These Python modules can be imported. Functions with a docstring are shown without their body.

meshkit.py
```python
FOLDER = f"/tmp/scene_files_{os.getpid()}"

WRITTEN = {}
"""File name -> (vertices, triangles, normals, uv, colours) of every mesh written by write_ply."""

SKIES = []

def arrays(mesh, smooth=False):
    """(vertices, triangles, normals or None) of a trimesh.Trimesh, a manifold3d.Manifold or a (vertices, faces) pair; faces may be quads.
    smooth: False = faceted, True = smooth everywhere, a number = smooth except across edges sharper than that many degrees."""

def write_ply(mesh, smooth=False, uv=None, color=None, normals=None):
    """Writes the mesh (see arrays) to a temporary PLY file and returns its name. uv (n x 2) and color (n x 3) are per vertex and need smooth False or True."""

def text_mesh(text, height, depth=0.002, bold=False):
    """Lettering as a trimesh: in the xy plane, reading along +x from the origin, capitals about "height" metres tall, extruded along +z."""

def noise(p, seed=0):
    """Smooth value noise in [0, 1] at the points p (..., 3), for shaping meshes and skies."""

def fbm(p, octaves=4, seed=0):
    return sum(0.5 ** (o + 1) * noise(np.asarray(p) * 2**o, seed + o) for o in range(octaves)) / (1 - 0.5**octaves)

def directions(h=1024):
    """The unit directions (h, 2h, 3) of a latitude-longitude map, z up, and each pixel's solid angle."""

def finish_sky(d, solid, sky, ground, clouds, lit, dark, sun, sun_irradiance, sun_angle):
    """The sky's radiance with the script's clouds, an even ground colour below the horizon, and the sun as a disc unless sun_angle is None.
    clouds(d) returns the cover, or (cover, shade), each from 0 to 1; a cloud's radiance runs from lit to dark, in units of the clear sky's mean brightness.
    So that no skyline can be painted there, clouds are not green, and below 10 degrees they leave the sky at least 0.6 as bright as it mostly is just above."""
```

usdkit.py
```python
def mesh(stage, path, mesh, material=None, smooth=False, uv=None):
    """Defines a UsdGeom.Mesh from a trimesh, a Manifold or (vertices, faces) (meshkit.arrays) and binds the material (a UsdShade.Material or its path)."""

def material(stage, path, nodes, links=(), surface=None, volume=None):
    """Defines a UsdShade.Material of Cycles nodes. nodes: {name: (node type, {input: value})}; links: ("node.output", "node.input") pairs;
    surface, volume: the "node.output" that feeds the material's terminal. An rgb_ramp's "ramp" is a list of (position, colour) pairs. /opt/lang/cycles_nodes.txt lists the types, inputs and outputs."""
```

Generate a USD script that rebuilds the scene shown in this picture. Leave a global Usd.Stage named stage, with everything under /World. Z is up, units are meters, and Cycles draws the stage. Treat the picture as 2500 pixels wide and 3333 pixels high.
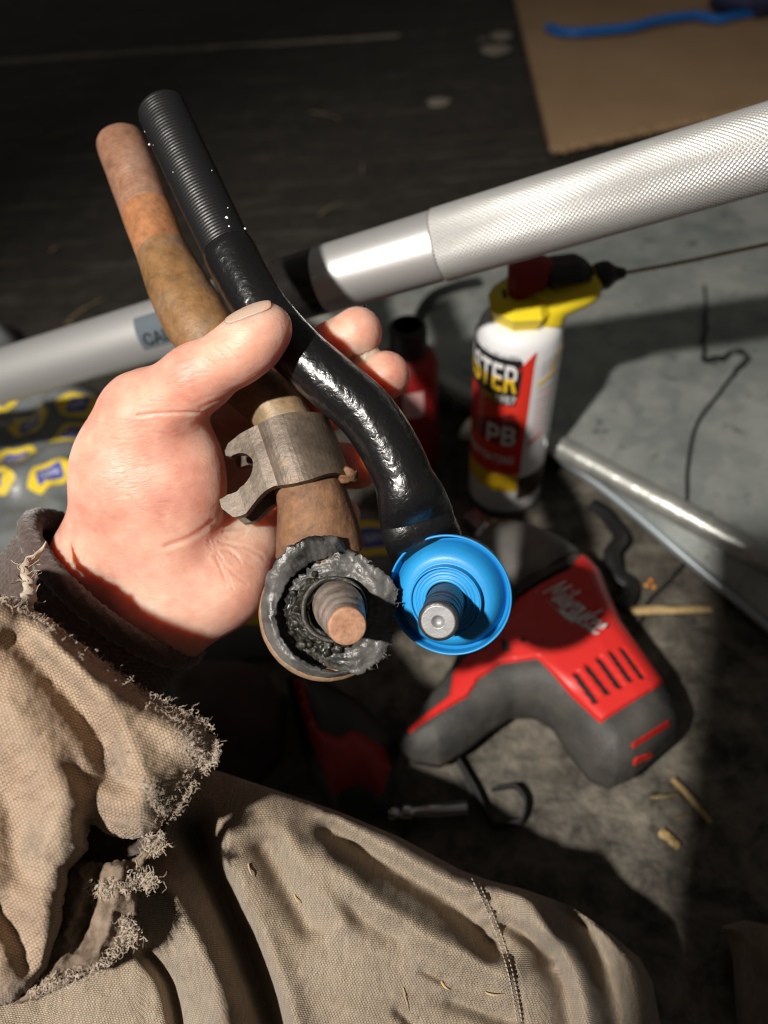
import math, random
import numpy as np, trimesh, shapely, usdkit, meshkit
from shapely.geometry import Polygon, LineString, Point
from scipy.spatial import Delaunay
from scipy.interpolate import PchipInterpolator
from pxr import Usd, UsdGeom, UsdLux, UsdShade, Gf, Sdf, Vt
random.seed(5)
RNG = np.random.default_rng(5)
stage = Usd.Stage.CreateInMemory()
UsdGeom.SetStageUpAxis(stage, 'Z'); UsdGeom.SetStageMetersPerUnit(stage, 1.0)
UsdGeom.Xform.Define(stage, '/World'); UsdGeom.Scope.Define(stage, '/World/Looks')

# ------------------------------------------------------------------ camera, light, exposure
H, PITCH, ROLL = 0.43, math.radians(50), math.radians(5.5)
F = 2300.0
FW = np.array([0, math.cos(PITCH), -math.sin(PITCH)])
_r, _d = np.array([1.0, 0, 0]), np.array([0, -math.sin(PITCH), -math.cos(PITCH)])
RT = _r * math.cos(ROLL) + _d * math.sin(ROLL)
DN = _d * math.cos(ROLL) - _r * math.sin(ROLL)
C = np.array([0, 0, H])
def V(x, y, z): return x * RT + y * DN + z * FW
def P(px, py, d): return C + V((px - 1250) / F * d, (py - 1666.5) / F * d, d)
def PS(a): return np.array([P(*x[:3]) for x in a])
def PF(px, py, h=0.0):
    r = V((px - 1250) / F, (py - 1666.5) / F, 1.0)
    return C + r * ((h - H) / r[2])
def PX(p):
    q = np.asarray(p) - C
    z = q @ FW
    return np.stack([q @ RT / z * F + 1250, q @ DN / z * F + 1666.5, z], -1)
def R(px, d): return px * d / F            # a width in pixels of the photo at depth d, in metres

cam = UsdGeom.Camera.Define(stage, '/World/Camera')
m = Gf.Matrix4d(*RT, 0, *(-DN), 0, *(-FW), 0, *C, 1)
cam.AddTransformOp().Set(m)
cam.CreateHorizontalApertureAttr(7.07); cam.CreateVerticalApertureAttr(7.07 * 4 / 3)
cam.CreateFocalLengthAttr(7.07 * F / 2500)
cam.CreateFStopAttr(1.5); cam.CreateFocusDistanceAttr(0.253)
cam.CreateClippingRangeAttr(Gf.Vec2f(0.02, 100)); cam.CreateExposureAttr(0.0)

LIGHT = C + V(-0.38, -0.09, -0.50)
TARGET = P(1150, 1500, 0.33)
def aim(path, pos, target):
    z = pos - target; z /= np.linalg.norm(z)
    x = np.cross([0, 0, 1.0], z); x /= np.linalg.norm(x); y = np.cross(z, x)
    return Gf.Matrix4d(*x, 0, *y, 0, *z, 0, *pos, 1)
hl = UsdLux.SphereLight.Define(stage, '/World/Headlamp')
hl.AddTransformOp().Set(aim('', LIGHT, TARGET))
hl.CreateRadiusAttr(0.017); hl.CreateIntensityAttr(20.5); hl.CreateNormalizeAttr(True)
hl.CreateColorAttr(Gf.Vec3f(1.0, 0.945, 0.865))
sh = UsdLux.ShapingAPI.Apply(hl.GetPrim())
sh.CreateShapingConeAngleAttr(36); sh.CreateShapingConeSoftnessAttr(0.75)
dome = UsdLux.DomeLight.Define(stage, '/World/NightAir')
dome.CreateIntensityAttr(0.020); dome.CreateColorAttr(Gf.Vec3f(1.0, 0.95, 0.88))

# ------------------------------------------------------------------ object helpers
USED = {}
def numbered(parent, name):
    k = (parent, name); n = USED.get(k, 0); USED[k] = n + 1
    return f'{parent}/{name}' if n == 0 else f'{parent}/{name}_{n:03d}'
def data(prim, **kw):
    for k, v in kw.items():
        if v: prim.SetCustomDataByKey(k, v)
class T:
    """A thing: an Xform at its base with its parts."""
    def __init__(s, name, label=None, category=None, group=None, kind=None, base=(0, 0, 0)):
        s.path = numbered('/World', name); s.base = np.array(base, float)
        x = UsdGeom.Xform.Define(stage, s.path); x.AddTranslateOp().Set(Gf.Vec3d(*map(float, base)))
        data(x.GetPrim(), label=label, category=category, group=group, kind=kind)
    def add(s, name, mesh, mat, smooth=35, uv=None, parent=None, label=None, kind=None):
        path = numbered(parent or s.path, name)
        mm = put(path, mesh, mat, smooth, uv, s.base)
        data(mm.GetPrim(), label=label, kind=kind)
        return path
def VF(mesh):
    if hasattr(mesh, 'to_mesh'):
        q = mesh.to_mesh(); return np.array(q.vert_properties[:, :3], float), np.array(q.tri_verts, int)
    if hasattr(mesh, 'vertices'): return np.array(mesh.vertices, float), np.array(mesh.faces, int)
    v, f = np.asarray(mesh[0], float), np.asarray(mesh[1], int)
    if f.shape[1] == 4: f = np.vstack([f[:, [0, 1, 2]], f[:, [0, 2, 3]]])
    return v, f
def put(path, mesh, mat, smooth, uv, base):
    v, f = VF(mesh)
    return usdkit.mesh(stage, path, (v - base, f), mat, smooth=True if uv is not None else smooth, uv=uv)
def single(name, mesh, mat, label=None, category=None, group=None, kind=None, smooth=35, uv=None):
    v, f = VF(mesh); base = np.array([*v.mean(0)[:2], v[:, 2].min()])
    path = numbered('/World', name)
    mm = put(path, mesh, mat, smooth, uv, base); UsdGeom.Xformable(mm).AddTranslateOp().Set(Gf.Vec3d(*map(float, base)))
    data(mm.GetPrim(), label=label, category=category, group=group, kind=kind)
    return path
def joined(ms):
    vs, fs, n = [], [], 0
    for q in ms:
        v, f = VF(q); vs.append(v); fs.append(f + n); n += len(v)
    return np.vstack(vs), np.vstack(fs)

# ------------------------------------------------------------------ shape helpers
def unit(v): v = np.asarray(v, float); return v / np.linalg.norm(v)
def curve(pts, n):
    """Smooth curve through the rows of pts (any number of columns), n samples."""
    p = np.asarray(pts, float); s = np.r_[0, np.cumsum(np.linalg.norm(np.diff(p[:, :3], axis=0), axis=1))]
    return PchipInterpolator(s, p)(np.linspace(0, s[-1], n)), s[-1]
def tube(path, rad, n=24, ref=None, caps=True, rfun=None):
    """Swept tube; rad scalar, (N,) or (N,2) for (wide, deep) where deep points to ref. Returns mesh and uv in metres."""
    path = np.asarray(path, float); N = len(path)
    t = np.gradient(path, axis=0); t /= np.linalg.norm(t, axis=1)[:, None]
    ref = -FW if ref is None else ref
    if abs(t[0] @ ref) > .95: ref = RT
    rad = np.broadcast_to(np.asarray(rad, float) if np.ndim(rad) else np.full(N, rad), (N, 2) if np.ndim(rad) == 2 else (N,))
    if rad.ndim == 1: rad = np.stack([rad, rad], 1)
    b = ref - t[0] * (ref @ t[0]); b = unit(b); vs = []
    th = np.linspace(0, 2 * np.pi, n, endpoint=False)
    for i in range(N):
        b = unit(b - t[i] * (b @ t[i])); a = np.cross(b, t[i])
        r = rad[i][None] * np.ones((n, 2))
        if rfun is not None: r = r * rfun(i, th)[:, None]
        vs.append(path[i] + (np.cos(th) * r[:, 0])[:, None] * a + (np.sin(th) * r[:, 1])[:, None] * b)
    v = np.vstack(vs); i, j = np.meshgrid(np.arange(N - 1), np.arange(n), indexing='ij')
    a0, a1 = i * n + j, i * n + (j + 1) % n
    f = np.stack([a0, a1, a1 + n, a0 + n], -1).reshape(-1, 4)
    f = np.vstack([f[:, [0, 1, 2]], f[:, [0, 2, 3]]])
    if caps:
        v = np.vstack([v, path[0], path[-1]]); k = len(v) - 2; j = np.arange(n)
        f = np.vstack([f, np.stack([np.full(n, k), (j + 1) % n, j], 1), np.stack([np.full(n, k + 1), (N - 1) * n + j, (N - 1) * n + (j + 1) % n], 1)])
    return v, f
def basis(axis, ref=None):
    z = unit(axis); ref = RT if ref is None else ref
    x = unit(ref - z * (ref @ z)); return x, np.cross(z, x), z
def revolve(prof, c, axis, n=72, ref=None, fun=None):
    """prof rows (radius, height along axis); fun(r, h, theta) may return changed (r, h)."""
    x, y, z = basis(axis, ref); p = np.asarray(prof, float); th = np.linspace(0, 2 * np.pi, n, endpoint=False)
    r, t = np.meshgrid(p[:, 0], th, indexing='ij'); h = np.broadcast_to(p[:, 1:2], r.shape)
    if fun is not None: r, h = fun(r, h, t)
    v = (c + (r * np.cos(t))[..., None] * x + (r * np.sin(t))[..., None] * y + h[..., None] * z).reshape(-1, 3)
    N = len(p); i, j = np.meshgrid(np.arange(N - 1), np.arange(n), indexing='ij')
    a0, a1 = i * n + j, i * n + (j + 1) % n
    f = np.stack([a0, a1, a1 + n, a0 + n], -1).reshape(-1, 4)
    return v, np.vstack([f[:, [0, 1, 2]], f[:, [0, 2, 3]]])
def dense(prof, k=4):
    p = np.asarray(prof, float); s = np.r_[0, np.cumsum(np.linalg.norm(np.diff(p, axis=0), axis=1))]
    return PchipInterpolator(s, p)(np.linspace(0, s[-1], k * len(p)))
def tri2d(poly, res):
    """Points and triangles filling a polygon at spacing res; distance of each point to the outline; outline index order."""
    poly = poly.buffer(0)
    if poly.geom_type != 'Polygon': poly = max(poly.geoms, key=lambda g: g.area)
    rings = [poly.exterior, *poly.interiors]; edge = []
    for r in rings:
        n = max(8, int(r.length / res)); edge.append(np.array([r.interpolate(k / n, normalized=True).coords[0] for k in range(n)]))
    x0, y0, x1, y1 = poly.bounds
    gx, gy = np.meshgrid(np.arange(x0, x1, res), np.arange(y0, y1, res * .866)); gx = gx + (np.arange(len(gx)) % 2)[:, None] * res / 2
    g = np.stack([gx.ravel(), gy.ravel()], 1)
    inner = poly.buffer(-res * .55)
    g = g[shapely.contains_xy(inner, g[:, 0], g[:, 1])]
    p = np.vstack(edge + [g]); t = Delaunay(p).simplices
    c = p[t].mean(1); t = t[shapely.contains_xy(poly, c[:, 0], c[:, 1])]
    a = p[t]; cr = (a[:, 1, 0] - a[:, 0, 0]) * (a[:, 2, 1] - a[:, 0, 1]) - (a[:, 1, 1] - a[:, 0, 1]) * (a[:, 2, 0] - a[:, 0, 0])
    t[cr < 0] = t[cr < 0][:, ::-1]
    t = t[abs(cr) > res * res * 1e-3]
    d = shapely.distance(shapely.points(p), poly.boundary)
    return p, t, d, [len(e) for e in edge]
def dome_h(d, R_): q = np.clip(d / R_, 0, 1); return np.sqrt(np.clip(1 - (1 - q) ** 2, 0, 1))
def shell(p, t, top, bot, rings):
    """Closed mesh from 2-D triangulation with top and bottom 3-D points."""
    n = len(p); f = [t, t[:, ::-1] + n]; k = 0
    for c in rings:
        i = np.arange(c) + k; j = (np.arange(c) + 1) % c + k
        f += [np.stack([i, i + n, j], 1), np.stack([j, i + n, j + n], 1)]; k += c
    return np.vstack([top, bot]), np.vstack(f)
def seglen(p, line):
    """Distance of points p (n,2) to polyline."""
    return shapely.distance(shapely.points(p), LineString(line))
def nets(g, o, h):
    """Surface nets of a sampled signed distance."""
    s = g < 0; nx, ny, nz = g.shape
    cells = np.zeros((nx - 1, ny - 1, nz - 1), int); acc = np.zeros((nx - 1, ny - 1, nz - 1, 3)); cnt = np.zeros((nx - 1, ny - 1, nz - 1))
    off = [(i, j, k) for i in (0, 1) for j in (0, 1) for k in (0, 1)]
    sl = lambda a: a and slice(1, None) or slice(None, -1)
    for a in off:
        for ax in range(3):
            if a[ax]: continue
            b = list(a); b[ax] = 1
            ga = g[sl(a[0]), sl(a[1]), sl(a[2])]; gb = g[sl(b[0]), sl(b[1]), sl(b[2])]
            cross = (ga < 0) != (gb < 0); q = np.where(cross, ga / np.where(ga == gb, 1, ga - gb), 0)
            for c in range(3): acc[..., c] += cross * ((a[c] + q) if c == ax else a[c])
            cnt += cross
    on = cnt > 0; idx = -np.ones(on.shape, int); idx[on] = np.arange(on.sum())
    base = np.stack(np.nonzero(on), 1); v = o + h * (base + acc[on] / cnt[on][:, None])
    f = []
    for ax in range(3):
        lo = [slice(1, -1)] * 3; lo[ax] = slice(None, -1); hi = list(lo); hi[ax] = slice(1, None)
        u, w = (ax + 1) % 3, (ax + 2) % 3
        A, B = s[tuple(lo)], s[tuple(hi)]
        for flip, q in ((False, A & ~B), (True, ~A & B)):
            e = np.stack(np.nonzero(q), 1)
            e[:, u] += 1; e[:, w] += 1
            def at(du, dw):
                k = e.copy(); k[:, u] -= du; k[:, w] -= dw; return idx[k[:, 0], k[:, 1], k[:, 2]]
            quad = np.stack([at(1, 1), at(0, 1), at(0, 0), at(1, 0)], 1)
            f.append(quad[:, ::-1] if flip else quad)
    f = np.vstack(f); return v, np.vstack([f[:, [0, 1, 2]], f[:, [0, 2, 3]]])
def cone_sdf(p, a, b, ra, rb):
    ab = b - a; t = np.clip((p - a) @ ab / (ab @ ab), 0, 1)
    return np.linalg.norm(p - a - t[:, None] * ab, axis=1) - (ra + (rb - ra) * t)
def smin(a, b, k):
    h = np.clip(.5 + .5 * (b - a) / k, 0, 1); return b * (1 - h) + a * h - k * h * (1 - h)
def normals(v, f):
    n = np.zeros_like(v); q = np.cross(v[f[:, 1]] - v[f[:, 0]], v[f[:, 2]] - v[f[:, 0]])
    for k in range(3): np.add.at(n, f[:, k], q)
    return n / np.maximum(np.linalg.norm(n, axis=1), 1e-12)[:, None]
def box(c, s, axes=None):
    b = trimesh.creation.box(s); v = np.array(b.vertices)
    if axes is not None: v = v[:, :1] * axes[0] + v[:, 1:2] * axes[1] + v[:, 2:] * axes[2]
    return v + c, np.array(b.faces)
def blob(c, r, seed=0, amp=.2, sub=2, squash=(1, 1, 1)):
    b = trimesh.creation.icosphere(sub); v = np.array(b.vertices)
    v = v * (1 + amp * (meshkit.fbm(v * 1.7 + seed * 7.1, 3, seed)[:, None] - .5) * 2) * r * np.array(squash)
    return v + c, np.array(b.faces)

# ------------------------------------------------------------------ materials
def M(name, nodes, links, surface='p.BSDF'):
    links = [(a.replace('.result', '.value') if a.endswith('.result') and nodes[a.split('.')[0]][0] == 'math' else a, b) for a, b in links]
    return usdkit.material(stage, f'/World/Looks/{name}', nodes, links, surface=surface)
def simple(name, col, rough=.5, metal=0, noise=None, bump=None, coat=0, spec=.5, col2=None, nscale=40, sub=None, sheen=0, rough2=None, detail=4, **extra):
    """A principled material with two noise-mixed colours and a noise bump: bump = (scale, distance)."""
    n = {'t': ('texture_coordinate', {}), 'p': ('principled_bsdf', dict(roughness=rough, metallic=metal, coat_weight=coat, specular_ior_level=spec, sheen_weight=sheen, **extra))}
    L = []
    if col2 is not None:
        n['n'] = ('noise_texture', {'scale': nscale, 'detail': float(detail), 'roughness': .6})
        n['r'] = ('rgb_ramp', {'ramp': [(.35, col), (.65, col2)]})
        L += [('t.object', 'n.vector'), ('n.fac', 'r.fac'), ('r.color', 'p.base_color')]
        if rough2 is not None:
            n['rr'] = ('map_range', {'from_min': .35, 'from_max': .65, 'to_min': rough, 'to_max': rough2, 'clamp': True})
            L += [('n.fac', 'rr.value'), ('rr.result', 'p.roughness')]
    else: n['p'][1]['base_color'] = col
    if bump:
        n['bn'] = ('noise_texture', {'scale': bump[0], 'detail': 4.0, 'roughness': .6}); n['b'] = ('bump', {'distance': bump[1], 'strength': 1.0})
        L += [('t.object', 'bn.vector'), ('bn.fac', 'b.height'), ('b.normal', 'p.normal')]
    return M(name, n, L)

def floor_mat():
    n = {'g': ('geometry', {}), 'a': ('noise_texture', {'scale': 13.0, 'detail': 8.0, 'roughness': .66, 'distortion': .4}), 'b': ('noise_texture', {'scale': 45.0, 'detail': 8.0, 'roughness': .72, 'distortion': .3}),
         'st': ('mapping', {'scale': (6, 60, 10), 'rotation': (0, 0, .3)}), 'c': ('noise_texture', {'scale': 1.0, 'detail': 4.0}),
         'ra': ('rgb_ramp', {'ramp': [(.42, (0, 0, 0)), (.68, (1, 1, 1))]}), 'rb': ('rgb_ramp', {'ramp': [(.34, (0, 0, 0)), (.66, (1, 1, 1))]}), 'rc': ('rgb_ramp', {'ramp': [(.55, (0, 0, 0)), (.75, (1, 1, 1))]}),
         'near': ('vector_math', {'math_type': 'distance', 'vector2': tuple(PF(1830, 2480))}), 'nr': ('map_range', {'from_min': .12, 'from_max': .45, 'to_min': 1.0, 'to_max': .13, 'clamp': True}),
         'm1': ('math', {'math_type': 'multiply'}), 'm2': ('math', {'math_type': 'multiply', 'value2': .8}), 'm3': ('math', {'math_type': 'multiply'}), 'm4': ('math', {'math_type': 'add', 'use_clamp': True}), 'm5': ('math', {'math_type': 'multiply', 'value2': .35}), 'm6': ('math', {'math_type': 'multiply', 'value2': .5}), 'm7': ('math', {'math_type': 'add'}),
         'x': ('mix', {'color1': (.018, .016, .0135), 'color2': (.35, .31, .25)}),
         'bn': ('noise_texture', {'scale': 260.0, 'detail': 4.0}), 'bu': ('bump', {'distance': .0012}), 'p': ('principled_bsdf', {'roughness': .72, 'specular_ior_level': .3})}
    L = [('g.position', 'a.vector'), ('g.position', 'b.vector'), ('g.position', 'st.vector'), ('st.vector', 'c.vector'), ('a.fac', 'ra.fac'), ('b.fac', 'rb.fac'), ('c.fac', 'rc.fac'),
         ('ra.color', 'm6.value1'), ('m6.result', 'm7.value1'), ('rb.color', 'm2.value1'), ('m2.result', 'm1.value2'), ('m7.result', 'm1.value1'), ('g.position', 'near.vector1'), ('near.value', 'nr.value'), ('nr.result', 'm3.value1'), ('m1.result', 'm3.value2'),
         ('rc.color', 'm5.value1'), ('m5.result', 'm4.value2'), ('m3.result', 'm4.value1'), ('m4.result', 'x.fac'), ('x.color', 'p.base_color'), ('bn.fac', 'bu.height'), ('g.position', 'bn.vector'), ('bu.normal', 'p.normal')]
    n['m7'][1]['value2'] = .45; n['m5'][1]['value2'] = .16
    return M('floor_rubber', n, L)
FLOOR = floor_mat()
def rust_mat(name, c1, c2, c3, scale, rough=.68, bump=(350, .0004), metal=.15):
    n = {'t': ('texture_coordinate', {}), 'a': ('noise_texture', {'scale': scale, 'detail': 6.0, 'roughness': .65}), 'b': ('noise_texture', {'scale': scale * 6, 'detail': 5.0, 'roughness': .7}),
         'r': ('rgb_ramp', {'ramp': [(.3, c1), (.5, c2), (.7, c3)]}), 'rb': ('rgb_ramp', {'ramp': [(.3, (.55, .55, .55)), (.6, (1.1, 1.1, 1.1))]}), 'x': ('mix', {'mix_type': 'multiply', 'fac': .8}),
         'v': ('voronoi_texture', {'scale': 230.0}), 'vr': ('map_range', {'from_min': .0, 'from_max': .25, 'to_min': 0.0, 'to_max': 1.0, 'clamp': True}), 'ad': ('math', {'math_type': 'multiply_add', 'value2': .35}),
         'c': ('noise_texture', {'scale': bump[0], 'detail': 5.0, 'roughness': .65}), 'bu': ('bump', {'distance': bump[1]}), 'p': ('principled_bsdf', {'roughness': rough, 'metallic': metal, 'specular_ior_level': .45})}
    L = [('t.object', 'a.vector'), ('t.object', 'b.vector'), ('t.object', 'c.vector'), ('t.object', 'v.vector'), ('a.fac', 'r.fac'), ('b.fac', 'rb.fac'), ('r.color', 'x.color1'), ('rb.color', 'x.color2'), ('x.color', 'p.base_color'),
         ('v.distance', 'vr.value'), ('vr.result', 'ad.value1'), ('c.fac', 'ad.value3'), ('ad.result', 'bu.height'), ('bu.normal', 'p.normal')]
    return M(name, n, L)
RUST_ROD = rust_mat('rust_rod', (.09, .05, .025), (.24, .125, .05), (.22, .15, .095), 34, .5, (350, .0003))
RUST_PALE = rust_mat('rust_pale_thread', (.20, .095, .055), (.29, .15, .095), (.33, .215, .16), 38, .6, (500, .0002))
RUST_ORANGE = rust_mat('rust_orange', (.26, .10, .04), (.34, .145, .06), (.33, .17, .085), 40, .75)
RUST_TAN = rust_mat('rust_tan', (.15, .095, .05), (.25, .17, .095), (.20, .165, .125), 40, .5, (350, .00025))
RUST_BROWN = rust_mat('rust_brown', (.10, .05, .027), (.205, .105, .055), (.26, .125, .05), 42, .72)
RUST_CLAMP = rust_mat('rust_clamp', (.065, .047, .034), (.115, .088, .066), (.20, .105, .045), 30, .46, (500, .00018), .35)
RUST_SOCKET = rust_mat('rust_socket', (.20, .12, .065), (.27, .17, .10), (.2, .16, .12), 70, .6)
STUD_RUST = rust_mat('stud_rust', (.25, .12, .065), (.36, .19, .115), (.33, .22, .15), 90, .65, (600, .0002))
STUD_STEEL = rust_mat('stud_steel', (.22, .16, .12), (.34, .29, .25), (.42, .40, .38), 160, .4, (500, .00015), .5)

def black_forged():
    n = {'t': ('texture_coordinate', {}), 'a': ('noise_texture', {'scale': 330.0, 'detail': 3.0, 'roughness': .55, 'distortion': .8}), 'v': ('voronoi_texture', {'scale': 420.0, 'feature': 'smooth_f1'}), 'c': ('noise_texture', {'scale': 90.0, 'detail': 3.0}),
         'm': ('math', {'math_type': 'multiply_add', 'value2': .5}), 'm2': ('math', {'math_type': 'multiply_add', 'value2': .8}), 'bu': ('bump', {'distance': .0003}), 'p': ('principled_bsdf', {'base_color': (.006, .006, .0065), 'roughness': .27, 'specular_ior_level': .5, 'coat_weight': .12, 'coat_roughness': .2})}
    L = [('t.object', 'a.vector'), ('t.object', 'v.vector'), ('t.object', 'c.vector'), ('v.distance', 'm.value1'), ('a.fac', 'm.value3'), ('c.fac', 'm2.value1'), ('m.result', 'm2.value3'), ('m2.result', 'bu.height'), ('bu.normal', 'p.normal')]
    return M('black_forged_paint', n, L)
BLACK_FORGED = black_forged()
BLACK_THREAD = simple('black_thread_paint', (.008, .008, .009), .42, spec=.45, bump=(700, .0001))
BLUE = simple('blue_rubber', (.013, .21, .49), .42, spec=.45, col2=(.016, .24, .54), nscale=60, bump=(900, .00005))
STUD_BLACK = simple('stud_black_oxide', (.03, .03, .032), .38, .4, col2=(.055, .055, .058), nscale=300, bump=(900, .00012))
STUD_FACE = simple('stud_face_grey', (.26, .26, .265), .5, .5, col2=(.33, .33, .335), nscale=300, bump=(1200, .00008))
GREASE = simple('black_grease', (.010, .0095, .007), .13, spec=.75, col2=(.022, .02, .013), nscale=200, bump=(420, .0016))
RUBBER_OLD = simple('old_grey_rubber', (.008, .0077, .0074), .34, spec=.5, col2=(.115, .11, .105), nscale=60, bump=(330, .0005), rough2=.42)
RUBBER_DARK = simple('old_black_rubber', (.022, .021, .02), .45, col2=(.07, .066, .06), nscale=160, bump=(330, .0012))

def skin_mat():
    n = {'t': ('texture_coordinate', {}), 'a': ('noise_texture', {'scale': 36.0, 'detail': 5.0, 'roughness': .6}), 'b': ('noise_texture', {'scale': 170.0, 'detail': 3.0}),
         'r': ('rgb_ramp', {'ramp': [(.30, (.49, .215, .16)), (.48, (.60, .32, .24)), (.70, (.68, .43, .33))]}), 'rb': ('rgb_ramp', {'ramp': [(.3, (.9, .86, .86)), (.7, (1.05, 1.05, 1.05))]}), 'x': ('mix', {'mix_type': 'multiply', 'fac': .8}),
         'v': ('voronoi_texture', {'scale': 950.0, 'feature': 'distance_to_edge'}), 'mp': ('mapping', {'scale': (.45, 1.0, .8), 'rotation': (.3, .2, -.5)}), 'w': ('noise_texture', {'scale': 420.0, 'detail': 3.0, 'distortion': .6}), 'm': ('math', {'math_type': 'multiply_add', 'value2': .5}),
         'bu': ('bump', {'distance': .0003}), 'p': ('principled_bsdf', {'roughness': .48, 'specular_ior_level': .4, 'subsurface_weight': 1.0, 'subsurface_radius': (1.0, .35, .2), 'subsurface_scale': .0016})}
    L = [('t.object', 'a.vector'), ('t.object', 'b.vector'), ('a.fac', 'r.fac'), ('b.fac', 'rb.fac'), ('r.color', 'x.color1'), ('rb.color', 'x.color2'), ('x.color', 'p.base_color'),
         ('t.object', 'mp.vector'), ('mp.vector', 'v.vector'), ('mp.vector', 'w.vector'), ('v.distance', 'm.value1'), ('w.fac', 'm.value3'), ('m.result', 'bu.height'), ('bu.normal', 'p.normal')]
    return M('skin', n, L)
SKIN = skin_mat()
NAIL = simple('nail', (.62, .33, .255), .34, spec=.5, subsurface_weight=.6, subsurface_scale=.001)

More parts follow.
